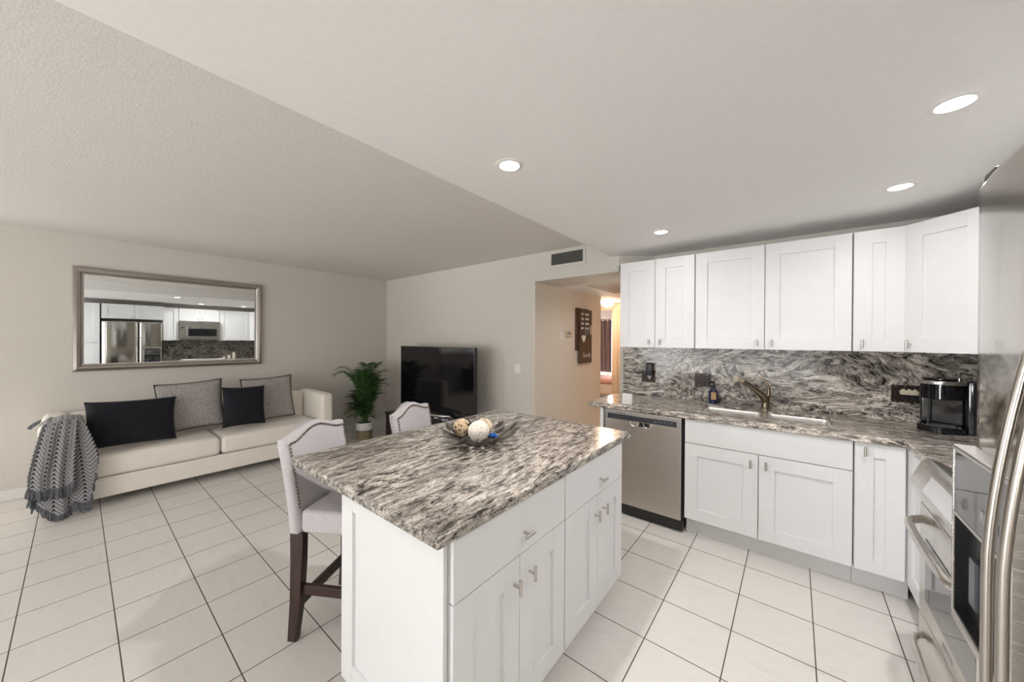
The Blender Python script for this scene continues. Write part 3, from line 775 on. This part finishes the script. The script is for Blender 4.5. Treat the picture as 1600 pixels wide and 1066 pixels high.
# ------------------------------------------------------------------ sofa
t = thing('sofa', 'cream fabric two-cushion sofa under the wall mirror', 'sofa', (-5.2, .98, 0))
def cushion(m, x0, x1, y0, y1, z0, z1, bev, crown=0.0, n=10):
    tt = bmesh.new(); bmesh.ops.create_cube(tt, size=1.0)
    bmesh.ops.scale(tt, verts=tt.verts, vec=(x1-x0, y1-y0, z1-z0)); bmesh.ops.translate(tt, verts=tt.verts, vec=((x0+x1)/2, (y0+y1)/2, (z0+z1)/2))
    bmesh.ops.bevel(tt, geom=list(tt.edges), offset=bev, segments=4, affect='EDGES', profile=.5)
    bmesh.ops.subdivide_edges(tt, edges=[e for e in tt.edges if e.calc_length() > .15], cuts=n, use_grid_fill=True)
    for v in tt.verts:
        fx = 1-(2*(v.co.x-x0)/(x1-x0)-1)**2; fy = 1-(2*(v.co.y-y0)/(y1-y0)-1)**2
        if v.co.z > (z0+z1)/2: v.co.z += crown*max(0, fx)**.6*max(0, fy)**.6
    m._add(tt)
m = MB(); m.box(-.42, .375, -1.18, 1.19, .075, .255, .02, 3); m.build('base', M['sofa'], t)
for sy in (-1, 1):
    m = MB(); y0, y1 = (1.035, 1.185) if sy > 0 else (-1.185, -1.035)
    cushion(m, -.42, .385, y0, y1, .10, .785, .045, .012, 8)
    m.build('armrest', M['sofa'], t)
m = MB(); cushion(m, -.43, -.20, -1.04, 1.04, .25, .775, .05, .01, 8); m.build('back', M['sofa'], t)
for y0, y1 in ((-1.033, -.002), (.002, 1.033)):
    m = MB(); cushion(m, -.22, .385, y0, y1, .258, .445, .045, .022, 10); m.build('seat_cushion', M['sofa'], t)
for x in (-.36, .30):
    for y in (-1.1, 1.1): MB().lathe([(.02, 0), (.028, .078)], (x, y, 0), 12).build('foot', M['espresso'], t)

def pillow(label, loc, w_, h_, th, rot, mat, pip=None, n=22, seed=1, group='throw pillows on the sofa', crease=.0):
    rg = random.Random(seed); t = thing('throw_pillow', label, 'pillow', loc, 0, group)
    ph = [rg.uniform(0, 6) for _ in range(6)]
    def shp(u, v, s):
        e = (max(0, 1-u*u)**.42)*(max(0, 1-v*v)**.42)
        pin = 1-.055*(1-abs(u))*0 
        x = w_/2*u*(1-.06*(1-v*v)*abs(u)**3); y = h_/2*v*(1-.06*(1-u*u)*abs(v)**3)
        z = s*th/2*e*(1+crease*math.sin(5*u+3*v+ph[0])+crease*.7*math.sin(7*v-4*u+ph[1]))
        return Vector((x, y, z))
    m = MB()
    P = [[shp(-1+2*i/n, -1+2*j/n, 1) for j in range(n+1)] for i in range(n+1)]
    Q = [[shp(-1+2*i/n, -1+2*j/n, -1) for j in range(n+1)] for i in range(n+1)]
    m.grid(P); m.grid(Q); bmesh.ops.remove_doubles(m.bm, verts=m.bm.verts, dist=.0005)
    # local frame: pillow x -> +Y world, y -> up, z (front) -> +X
    B_ = Matrix(((0, 0, 1), (1, 0, 0), (0, 1, 0)))
    R = Matrix.Rotation(rot[1], 3, 'Z') @ Matrix.Rotation(rot[0], 3, 'Y') @ Matrix.Rotation(rot[2], 3, 'X') @ B_
    bmesh.ops.transform(m.bm, matrix=R.to_4x4(), verts=m.bm.verts)
    m.build('cover', mat, t, sharp=180)
    if pip:
        pts = [shp(-1+2*i/n, -1, 0) for i in range(n)] + [shp(1, -1+2*i/n, 0) for i in range(n)] + [shp(1-2*i/n, 1, 0) for i in range(n)] + [shp(-1, 1-2*i/n, 0) for i in range(n+1)]
        mm = MB().tube([R @ p for p in pts], .006, 6); plabel(mm.build('piping', pip, t), 'dark piping around the edge')
    return t
pillow('big black lumbar pillow at the left end of the sofa', (-5.02, .345, .70), .62, .44, .18, (-.26, .06, -.035), M['navy'], crease=.05, seed=4)
pillow('grey nubby pillow with dark piping between the two black pillows', (-5.225, .80, .768), .56, .53, .15, (-.16, -.04, .05), M['boucle'], M['piping'], seed=5, crease=.02)
pillow('small square black pillow in the middle of the sofa', (-5.03, 1.235, .725), .42, .46, .16, (-.2, .06, -.04), M['navy'], seed=6, crease=.04)
pillow('grey nubby pillow with dark piping at the right end of the sofa', (-5.235, 1.54, .755), .56, .54, .14, (-.15, .02, .04), M['boucle'], M['piping'], seed=8, crease=.02)

# throw blanket over the left arm
t = thing('throw_blanket', 'grey black and white herringbone throw over the sofa arm', 'blanket', (-4.8, -.05, 0))
def interp(tab, f):
    for (a, va), (b_, vb) in zip(tab[:-1], tab[1:]):
        if f <= b_: k = (f-a)/(b_-a) if b_ > a else 0; return va+(vb-va)*k
    return tab[-1][1]
def drape(name, ytop, ybot, bottoms, xoff, foldn, amp, seed, nu=60, nv=60, top_back=-.42, vs=1.0, rightmid=0.0):
    rg = random.Random(seed); ph = rg.uniform(0, 6); ph2 = rg.uniform(0, 6)
    P, UV = [], []
    for i in range(nv+1):
        v = i/nv; row, uvr = [], []
        for j in range(nu+1):
            u = j/nu
            zb = interp(bottoms, u)
            # path: start behind on the arm top, run forward, roll over the front edge, hang down
            Ltop = .30; Lh = .80-zb; tot = Ltop+Lh; s_ = v*tot
            yt = ytop[0]+(ytop[1]-ytop[0])*u
            if s_ < Ltop:
                x = top_back+.02+ (s_/Ltop)*(.0-top_back-.02) ; x = -.30+.30*s_/Ltop; hang = 0.0; z = .815
            else:
                hang = (s_-Ltop)/max(Lh, .01); x = 0; z = .815-(s_-Ltop)
            rr = .05
            if s_ >= Ltop: x = .0+rr*min(1, (s_-Ltop)/.06); z -= 0
            yb = ybot[0]+(ybot[1]-ybot[0])*u
            sp = min(1, hang*1.25)
            y = yt+(yb-yt)*sp**.8 + rightmid*u*math.sin(PI*min(1, hang*1.05))
            # sides of the top sheet fall off the arm
            ay = y+.09-(-.05)*0
            if s_ < Ltop:
                over = max(0, abs(y+.02)-.085); z -= over*1.1
            f = amp*(math.sin(foldn*u*2*PI+ph+1.2*hang)+.5*math.sin(foldn*1.7*u*2*PI+ph2))*min(1, .25+hang*1.4)
            x += f + xoff + .02*hang
            y += .35*f
            z += .006*math.sin(9*u+ph2)*(1-hang)
            row.append((x, y, max(z, .012))); uvr.append((u*.9+.15*hang*(u-.5)*0, (1-s_)*vs))
        P.append(row); UV.append(uvr)
    m = MB(); m.grid(P, UV); return P, m.build(name, M['throw'], t, sharp=180, solid=.008)
P1, c1 = drape('lower_layer', (-.10, .08), (-.19, .17), [(0, .22), (.18, .12), (.38, .03), (.5, .035), (.66, .12), (.74, .09), (.86, .09), (.93, .28), (1, .42)], .01, 2.2, .014, 3)
P2, c2 = drape('upper_layer', (-.12, .055), (-.19, .035), [(0, .30), (.3, .26), (.55, .27), (.8, .26), (1, .30)], .045, 2.6, .013, 11)
rg = random.Random(12)
for P in (P1, P2):
    m = MB()
    for j in range(1, len(P[-1])-1, 2):
        x, y, z = P[-1][j]
        if z > .34: continue
        for q in range(2):
            dx, dy = rg.uniform(-.012, .018), rg.uniform(-.014, .014); ln_ = rg.uniform(.05, .085); z1_ = max(.008, z-ln_)
            m.tube([(x, y, z+.006), (x+dx*.4, y+dy*.5, (z+z1_)/2), (x+dx, y+dy, z1_)], [.006, .009, .005], 6)
    m.build('fringe', M['fringe'], t)
m = MB()
for k in range(14):   # tassels of the corner on the arm's outer top
    m.tube([(-.12-.012*k, -.145, .80), (-.12-.012*k+rg.uniform(-.01, .01), -.175, .78), (-.12-.012*k, -.195+rg.uniform(-.02, .01), .755)], [.005, .008, .005], 6)
m.build('corner_tassels', M['fringe'], t)

# ------------------------------------------------------------------ wall mirror
t = thing('wall_mirror', 'large silver-framed rectangular mirror above the sofa', 'mirror', (XL, .771, 1.17))
prof = [(0, .003), (0, .028), (.010, .040), (.030, .046), (.052, .038), (.064, .022), (.078, .020), (.078, .003)]   # (inset, out)
hw, hh = .804, 1.07
rings = []
for (cy, cz, sy, sz) in ((-hw, 0, 1, 1), (hw, 0, -1, 1), (hw, hh, -1, -1), (-hw, hh, 1, -1), (-hw, 0, 1, 1)):
    rings.append([(o_, cy+sy*i_, cz+sz*i_) for i_, o_ in prof])
MB().loft(rings, True, False, False).build('frame', M['silver_frame'], t, sharp=25)
MB().box(.008, .018, -hw+.076, hw-.076, .076, hh-.076).build('mirror_glass', M['mirror'], t, smooth=False)

# ------------------------------------------------------------------ palm
t = thing('potted_palm', 'green areca palm in a white and tan pot between sofa and television', 'plant', (-5.07, 2.74, 0))
MB().lathe([(.095, 0), (.102, .004), (.118, .155)], n=32).build('woven_band', M['basket'], t)
MB().lathe([(.1185, .154), (.128, .16), (.132, .262), (.126, .265), (.121, .235), (.0001, .235)], n=32, cap=False).build('pot', M['potwhite'], t)
MB().lathe([(.1205, .236), (.06, .242), (.0001, .240)], n=24).build('soil', M['soil'], t)
rg = random.Random(21)
def frond(az, reach, height, droop, nleaf, bx, by, lw=.011, f0=.26):
    m = MB(); P0 = Vector((bx, by, .235)); pts = []
    K = 16
    for k in range(K+1):
        f = k/K; r = reach*f**1.7; z = .235+height*(1-(1-f)**1.6) - droop*f**3
        pts.append(P0*0+Vector((bx+r*math.cos(az), by+r*math.sin(az), z)))
    m.tube(pts, [.006*(1-.75*k/K) for k in range(K+1)], 6)
    for q in range(nleaf):
        f = f0+(1-f0)*q/(nleaf-1); kk = f*K; i0 = min(K-1, int(kk)); p = pts[i0].lerp(pts[i0+1], kk-i0); d = (pts[i0+1]-pts[i0]).normalized()
        sd = d.cross(Vector((0, 0, 1)));  sd = sd.normalized() if sd.length > .05 else Vector((math.cos(az+1.57), math.sin(az+1.57), 0))
        nr = sd.cross(d).normalized()
        Ln = (.20*math.sin(PI*(.22+.70*(f-f0)/(1-f0)))+.05)*rg.uniform(.85, 1.1)
        for s in (-1, 1):
            dirv = (d*.75+sd*s*.8+nr*.25).normalized()
            G = []
            for a in range(6):
                g = a/5; c = p+dirv*Ln*g - Vector((0, 0, .35*Ln*g*g)); wd = lw*math.sin(PI*min(1, .12+.88*g))**.8*(1-g*.55) if a < 5 else .0008
                wv = dirv.cross(nr).normalized(); G.append([c-wv*wd, c+nr*wd*.35*0, c+wv*wd])
            m.grid(G)
    return m.build('frond', M['leaf'], t, sharp=180)
for k in range(34):
    az = 2*PI*k*.618+rg.uniform(-.3, .3); h = .26+.64*((k*.37) % 1.0); rc = (.15+.20*rg.random())
    frond(az, rc, h, .03+.10*rg.random(), 16, rg.uniform(-.04, .04), rg.uniform(-.04, .04))
frond(-2.2, .36, .98, .14, 19, 0, 0); frond(-1.6, .42, .95, .17, 19, .01, -.02); frond(1.2, .30, .90, .13, 17, .01, .02); frond(.3, .22, 1.0, .1, 17, .01, .02); frond(2.6, .22, .98, .1, 17, .01, .02)
m = MB(); m.tube([(.01, .03, .235), (.015, .05, .7), (.02, .075, 1.03)], [.006, .004, .0015], 6); m.build('spear_shoot', M['stem'], t)
m = MB()
for k in range(12):
    a = k*2.4; m.tube([(.03*math.cos(a), .03*math.sin(a), .236), (.045*math.cos(a), .045*math.sin(a), .40), (.06*math.cos(a), .06*math.sin(a), .56)], [.008, .0065, .004], 7)
m.build('canes', M['stem'], t)

# ------------------------------------------------------------------ television and console
t = thing('tv_console', 'dark wood media console under the television', 'console', (-3.75, 3.09, 0))
MB().box(-.92, .85, -.26, .25, .425, .455, .004).build('top', M['console'], t)
MB().box(-.90, .83, -.24, .24, .06, .425).build('body', M['console'], t)
for k in range(3): 
    d_ = MB().box(-.895+.577*k, -.325+.577*k, -.256, -.241, .075, .42, .004).build('door', M['console'], t)
    MB().tube([(-.35+.577*k, -.262, .22), (-.35+.577*k, -.262, .28)], .005, 8).build('pull', M['nickel'], d_)
for x in (-.86, .79):
    for y in (-.2, .2): MB().box(x-.025, x+.025, y-.025, y+.025, 0, .06).build('foot', M['console'], t)
t = thing('television', 'large flat-screen television switched off on the dark console', 'television', (-3.875, 3.10, .456))
MB().box(-.787, .787, 0, .045, .085, .957, .006).build('shell', M['black'], t)
MB().box(-.775, .775, -.004, -.0005, .105, .947).build('screen', M['screen'], t)
m = MB(); b0 = .0015
m.box(-.789, .789, -.006, .008, .948, .959); m.box(-.789, -.776, -.006, .008, .085, .948); m.box(.776, .789, -.006, .008, .085, .948); m.box(-.776, .776, -.006, .008, .083, .105)
m.build('bezel', M['black'], t)
st = MB()
st.lathe([(.47, 0), (.47, .03), (.455, .062), (.40, .092), (.25, .112), (.05, .118)], (0, -.045, 0), 48, sy=.36); so = st.build('stand', M['blackgloss'], t)
m = MB(); m.tube([(.468*math.cos(PI+PI*k/40), -.045+.170*math.sin(PI+PI*k/40), .012+.062*min(1, math.sin(PI*k/40)*2.6)) for k in range(41)], .0125, 8); plabel(m.build('stand_rim', M['steel_lt'], so), 'silver rim')

# ------------------------------------------------------------------ wall fittings
t = thing('air_vent', 'white framed air vent grille high on the wall above the hallway', 'vent', (-2.003, YT, 2.345))
m = MB(); W_, H_ = .236, .197
m.box(-W_, W_, -.012, 0, 0, .036, .004); m.box(-W_, W_, -.012, 0, H_-.032, H_, .004); m.box(-W_, -W_+.034, -.012, 0, .03, H_-.03, .004); m.box(W_-.034, W_, -.012, 0, .03, H_-.03, .004)
m.build('frame', M['wall'], t)
MB().box(-W_+.03, W_-.03, -.002, 0, .03, H_-.03).build('duct_shade', M['ventback'], t)  # dark sheet stands in for the shaded duct behind the louvres
m = MB(); rr = Matrix.Rotation(.5, 3, 'Z')
for k in range(23):
    x = -.192+.384*k/22; m.box(x-.0012, x+.0012, -.013, -.002, .034, H_-.03, rot=rr)
m.build('louvres', M['ventslat'], t)
t = thing('wall_plate', 'white blank cover plate on the wall right of the television', 'wall plate', (-2.70, YT, 1.10))
MB().box(-.045, .045, -.006, 0, 0, .12, .003).build('plate', M['trim'], t); MB().box(-.016, .016, -.009, -.005, .03, .09, .002).build('rocker', M['trim'], t)
t = thing('light_switch', 'white double light switch on the hallway wall left of the thermostat', 'light switch', (-2.44, 4.06, 1.51))
MB().box(0, .006, -.045, .045, 0, .125, .003).build('plate', M['whiteplastic'], t); MB().box(.005, .010, -.018, .018, .025, .10, .002).build('rocker', M['whiteplastic'], t)
t = thing('thermostat', 'beige wall thermostat beside the rustic sign in the hallway', 'thermostat', (-2.44, 4.25, 1.56))
MB().box(0, .022, -.07, .07, 0, .085, .005).build('housing', M['beige'], t); MB().box(.021, .024, -.045, .01, .035, .068).build('display', M['greyplastic'], t); MB().tube([(.02, .04, .045), (.034, .04, .045)], .014, 16).build('dial', M['bronze_nickel'], t)
# rustic family sign
t = thing('wall_sign', 'rustic wooden plank sign with white lettering on the hallway wall', 'sign', (-2.438, 4.69, 1.18))
MB().box(.001, .022, -.235, .13, .19, .80, .003).build('rear_plank', M['signwood'], t)
MB().box(.022, .045, -.17, .205, .0, .785, .003).build('front_plank', M['signwood'], t)
m = MB(); rg = random.Random(5)
for r_ in range(4):
    z = .715-.068*r_
    for (ya, yb) in ((-.135, -.065), (-.02, .105)):
        n_ = 4 if ya < -.05 else 7
        for q in range(n_):
            y0 = ya+(yb-ya)*q/n_; y1 = ya+(yb-ya)*(q+.75)/n_
            m.tube([(.0465, y0, z-.014+rg.uniform(-.006, .006)), (.0465, (y0+y1)/2, z+.014), (.0465, y1, z-.014+rg.uniform(-.006, .006))], .0042, 5)
m.build('lettering', M['whiteplastic'], t)
m = MB(); P = []
def hz(a): return (.055*math.sin(a)**3, .05*(13*math.cos(a)-5*math.cos(2*a)-2*math.cos(3*a)-math.cos(4*a))/16)
HP = [hz(2*PI*k/28) for k in range(28)]
m.extrude([(p[0]-.065, p[1]*1.2+.365) for p in HP], 'x', .045, .056); m.build('heart', M['whiteplastic'], t)
m = MB(); m.tube([(.047, .035+.045*math.cos(a), .47+.05*math.sin(a)) for a in [2*PI*k/20 for k in range(21)]], .007, 6); m.build('ring_ornament', M['greyplastic'], t)
m = MB(); m.box(.045, .062, .02, .075, .345, .395, .003); m.build('clip', M['black'], t)
m = MB(); m.box(.045, .060, .13, .17, .42, .56, .004); m.build('tag_ornament', M['twine'], t)
tx = bpy.data.curves.new('script', 'FONT'); tx.body = 'Family'; tx.size = .105; tx.shear = .25; tx.extrude = .0012; tx.align_x = 'CENTER'
to = bpy.data.objects.new('script', tx); COL.objects.link(to)
dg = bpy.context.evaluated_depsgraph_get(); me_ = bpy.data.meshes.new_from_object(to.evaluated_get(dg)); bpy.data.objects.remove(to)
me_.transform(Matrix(((0, 0, 1, .0465), (1, 0, 0, .035), (0, 1, 0, .085), (0, 0, 0, 1)))); me_.materials.clear(); me_.materials.append(M['ltplastic'])
so_ = bpy.data.objects.new('script_lettering', me_); COL.objects.link(so_); so_.parent = t

# ------------------------------------------------------------------ lights
def downlight(label, x, y, z=ZK, power=3.3):
    t = thing('recessed_light', label, 'ceiling light', (x, y, z), 0, 'recessed kitchen ceiling lights')
    MB().lathe([(.066, -.001), (.047, -.0035), (.049, -.006), (.062, -.005), (.068, -.001)], n=40, cap=False).build('trim_ring', M['trim'], t)
    MB().lathe([(.0001, -.0032), (.048, -.0032), (.048, -.0028), (.0001, -.0028)], n=32).build('lens', M['lens'], t)
    l = bpy.data.lights.new('downlight_lamp', 'AREA'); l.shape = 'DISK'; l.size = .09; l.spread = math.radians(168); l.energy = power; l.color = (1.0, .97, .95)
    lo = bpy.data.objects.new('downlight_lamp', l); COL.objects.link(lo); lo.parent = t; lo.location = (0, 0, -.0045)
    return t
downlight('round recessed ceiling light above the island', -1.10, 1.337, power=8.0)
downlight('round recessed ceiling light nearest the camera, above the range', .442, 1.98, power=6.2)
downlight('round recessed ceiling light in front of the corner wall cabinets', .449, 2.86, power=.6)
downlight('round recessed ceiling light farthest away, by the sink wall', -.828, 2.90, power=.7)
downlight('unseen recessed ceiling light added beyond the near side of the pantry', -.30, -.35, power=1.2)  # lamp added out of view to brighten the kitchen
downlight('unseen recessed ceiling light added beyond the near end of the island', -1.05, -.35, power=1.0)  # second out-of-view lamp, added as kitchen fill
downlight('small unseen recessed light added in the hallway, behind the wall cabinets', -1.56, 4.12, 2.22, 5.0)  # hidden lamp added to brighten the hall wall
t = thing('dome_light', 'glowing warm dome ceiling light beyond the hallway', 'ceiling light', (-2.62, 5.97, 2.2195))
MB().lathe([(.12, 0), (.12, -.014), (.113, -.016)], n=32, cap=False).build('base', M['nickel'], t)
MB().lathe([(.113, -.010), (.110, -.045), (.086, -.082), (.045, -.102), (.0001, -.108)], n=32).build('shade', M['dome'], t)

# ------------------------------------------------------------------ bedroom glimpses
m = MB(); P = [[(-4.75+1.30*j/120, 8.14+.025*math.sin(j*.62), .74+1.27*i/6) for j in range(121)] for i in range(7)]
t = thing('curtain', 'mauve curtain beside the bright bedroom window', 'curtain', (-4.1, 8.14, .74))
for row in P:
    for k, p in enumerate(row): row[k] = (p[0]+4.1, p[1]-8.14, p[2]-.74)
MB().grid(P).build('panel', M['curtain'], t, sharp=180, solid=.004)
MB().tube([(-.7, -.01, 1.285), (.80, -.01, 1.285)], .014, 10).build('rod', M['bronze_nickel'], t)
t = thing('bed', 'bed with white bedding and rose blanket in the bedroom', 'bed', (-3.7, 7.52, 0))
MB().box(-1.0, .95, -.6, .6, .0, .36).build('frame', M['trim'], t)
m = MB(); cushion(m, -1.0, .96, -.61, .61, .36, .66, .06, .02, 8); m.build('duvet', M['bedwhite'], t)
m = MB(); cushion(m, .25, .98, -.63, .63, .60, .70, .04, .01, 8); m.build('blanket', M['bedpink'], t)
t = thing('bench', 'dark low bench by the bedroom doorway', 'bench', (-2.74, 6.33, 0))
MB().box(-.25, .3, -.2, .2, .36, .44, .01).build('seat', M['darkpanel'], t)
for x in (-.2, .25):
    for y in (-.16, .16): MB().box(x-.02, x+.02, y-.02, y+.02, 0, .36).build('leg', M['black'], t)

# ------------------------------------------------------------------ range
t = thing('range', 'stainless steel electric range with tilted control panel', 'range', (.46, 2.024, 0))
YA, YB = -.394, .396
MB().box(.01, .67, YA, YB, .03, .93).build('body', M['greyplastic'], t)
ck = MB().box(.06, .675, YA, YB, .93, .962, .004).build('cooktop', M['blackgloss'], t)
m = MB(); prof = [(.10, .80), (-.008, .80), (-.022, .83), (-.040, .875), (-.042, .89), (-.010, .968), (.0, .985), (.02, .992), (.045, .985), (.09, .962)]
m.loft([[(x, y, z) for x, z in prof] for y in (YA, YB)]); cp = m.build('control_panel', M['steel_h'], t, sharp=30, bevel=.004)
n_ = Vector((-.078, 0, .032)).normalized(); 
def onpanel(f, out): 
    p = Vector((-.042, 0, .89)).lerp(Vector((-.010, 0, .968)), f); q = Vector((-.925, 0, .38)).normalized()*out
    return (p.x+q.x, p.z+q.z)
a, b_ = onpanel(.1, .003), onpanel(.9, .003); a2, b2 = onpanel(.1, -.004), onpanel(.9, -.004)
MB().loft([[(a[0], y, a[1]), (b_[0], y, b_[1]), (b2[0], y, b2[1]), (a2[0], y, a2[1])] for y in (-.16, .19)]).build('display', M['ltplastic'], cp)
dr = MB().box(-.010, .01, YA+.004, YB-.004, .315, .795, .006).build('oven_door', M['steel_h'], t)
MB().box(-.0125, -.009, -.29, .29, .40, .665, .001).build('window', M['blackgloss'], dr)
def bowhandle(parent, z, ya, yb, out, r, name='handle'):
    pts = []
    for k in range(21):
        f = k/20; y = ya+(yb-ya)*f; e = math.sin(PI*f)
        x = -.012-out*(1-(1-min(1, e/.5))**2.4)-.010*max(0, e-.5)
        pts.append((x, y, z))
    return MB().tube(pts, r, 12, flat=1.25).build(name, M['steel_h'], parent)
bowhandle(dr, .735, -.31, .33, .058, .0145)
MB().box(-.0125, -.009, -.045, .06, .352, .368, .001).build('badge', M['greyplastic'], dr)
dw = MB().box(-.010, .01, YA+.004, YB-.004, .045, .305, .006).build('drawer', M['steel_h'], t)
bowhandle(dw, .235, -.31, .31, .045, .012)
m = MB()
for (x, y, r_) in ((.2, -.19, .09), (.2, .19, .11), (.48, -.19, .11), (.48, .19, .09)):
    m.tube([(x+r_*math.cos(2*PI*k/36), y+r_*math.sin(2*PI*k/36), .9625) for k in range(37)], .0012, 4)
m.build('burner_rings', M['greyplastic'], ck)

# microwave (seen in the mirror)
t = thing('microwave', 'stainless over-the-range microwave under the short cabinet', 'microwave', (.77, 2.024, 1.488))
MB().box(.02, .389, -.397, .397, 0, .462).build('body', M['greyplastic'], t)
d_ = MB().box(0, .02, -.397, .397, .04, .385, .004).build('door', M['steel'], t)
MB().box(-.003, .001, -.235, .335, .075, .27, .002).build('window', M['blackgloss'], d_)
MB().tube([(-.003, -.265, .06), (-.035, -.268, .08), (-.035, -.268, .30), (-.003, -.265, .33)], .010, 10).build('handle', M['steel_lt'], d_)
MB().box(0, .02, -.397, .397, .388, .462, .004).build('vent_panel', M['steel'], t)
MB().box(-.002, .001, -.05, .05, .41, .425).build('emblem', M['darkpanel'], t)
MB().box(-.002, .001, -.365, -.325, .27, .30).build('clock', M['black'], d_)
MB().box(.0, .02, -.397, .397, 0, .038, .004).build('grille', M['steel'], t)

# refrigerator
t = thing('refrigerator', 'stainless side-by-side refrigerator with water dispenser at the right edge', 'refrigerator', (.40, .81, 0))
MB().box(0, XR-.402, -.472, .474, .02, 1.86, .004).build('cabinet', M['greyplastic'], t)
def fdoor(y0, y1, z0, z1):
    n = 16; P = [(-.004, y0), ]
    pts = []
    for k in range(n+1):
        f = k/n; y = y0+(y1-y0)*f; e = 1-(2*f-1)**2
        edge = .018*(1-min(1, min(f, 1-f)/.04))**2
        pts.append((-.080-.014*e+edge, y))
    poly = pts+[(-.006, y1), (-.006, y0)]
    rings = []
    for z, ins in ((z0, .012), (z0+.006, .004), (z0+.02, 0), (z1-.02, 0), (z1-.006, .005), (z1, .016)):
        rings.append([(x+(ins if i <= n else 0), y, z) for i, (x, y) in enumerate(poly)])
    return MB().loft(rings).build('door', M['steel_fridge'], t, sharp=50)
fr = fdoor(-.470, .063, .08, 1.875); fz = fdoor(.069, .472, .08, 1.875)
def fhandle(parent, y, off):
    zz = [1.525, 1.515]+[1.50-.045*k for k in range(9)]+[1.05, .95, .85]+[.80-.045*k for k in range(8)]+[.47, .46]
    pts = []
    for z in zz:
        f = max(0, (abs(z-.99)-.17)/.34); pts.append((off+.036*min(1.0, f)**1.6, y, z))
    pts[0] = (-.088, y, zz[0]); pts[-1] = (-.088, y, zz[-1]); pts[1] = (-.118, y, zz[1]); pts[-2] = (-.118, y, zz[-2])
    return MB().tube(pts, .0066, 14).build('handle', M['steel_handle'], parent)
fhandle(fz, .100, -.159); fhandle(fr, .036, -.162)
dp = MB(); y0, y1, x1 = .150, .428, -.122
dp.box(x1, -.088, y0, y1, 1.28, 1.292, .003); dp.box(x1, -.088, y0, y0+.007, .905, 1.28, .002); dp.box(x1, -.088, y1-.007, y1, .905, 1.28, .002); dp.box(x1, -.088, y0+.007, y1-.007, .905, .925, .003); dp.box(x1, -.088, y0+.007, y1-.007, 1.138, 1.146, .002)
dpo = plabel(dp.build('dispenser_frame', M['steel'], fz), 'grey dispenser surround')
MB().box(x1+.002, -.09, y0+.007, y1-.007, 1.146, 1.28, .001).build('dispenser_controls', M['disp_gloss'], dpo)
MB().box(-.101, -.09, y0+.007, y1-.007, .925, 1.138).build('dispenser_cavity', M['black'], dpo)
m = MB(); m.box(x1+.003, -.09, y1-.0095, y1-.0072, .925, 1.138); m.box(x1+.003, -.09, y0+.0072, y0+.0095, .925, 1.138); m.box(x1+.003, -.09, y0+.0096, y1-.0096, .926, .928); m.build('dispenser_liner', M['black'], dpo)
for ya in (.20, .33): MB().box(-.112, -.10, ya, ya+.04, .97, 1.07, .004).build('dispenser_paddle', M['darkpanel'], dpo)
m = MB()
for k in range(3): m.lathe([(.0001, 0), (.009, 0), (.009, .002), (.0001, .002)], (0, 0, 0), 12)
m.bm.free(); m = MB()
for k in range(3): m.box(x1+.0005, x1+.003, .205+.028*k, .221+.028*k, 1.178, 1.198)
m.build('dispenser_icons', M['greyplastic'], dpo)
m = MB(); m.lathe([(.0001, -.001), (.034, -.001), (.036, 0), (.034, .001), (.0001, .001)], (0, 0, 0), 24, sy=.42)
m.bm.transform(Matrix.Translation((-.092, -.36, 1.80)) @ Matrix.Rotation(PI/2, 4, 'Y') @ Matrix.Rotation(PI/2, 4, 'Z')); m.build('emblem', M['steel_lt'], fr)
for y in (-.44, .43): MB().box(-.075, .06, y-.03, y+.03, 1.861, 1.893, .008).build('hinge_cover', M['black'], t)
MB().box(-.02, .0, -.47, .47, .02, .078).build('base_grille', M['black'], t)
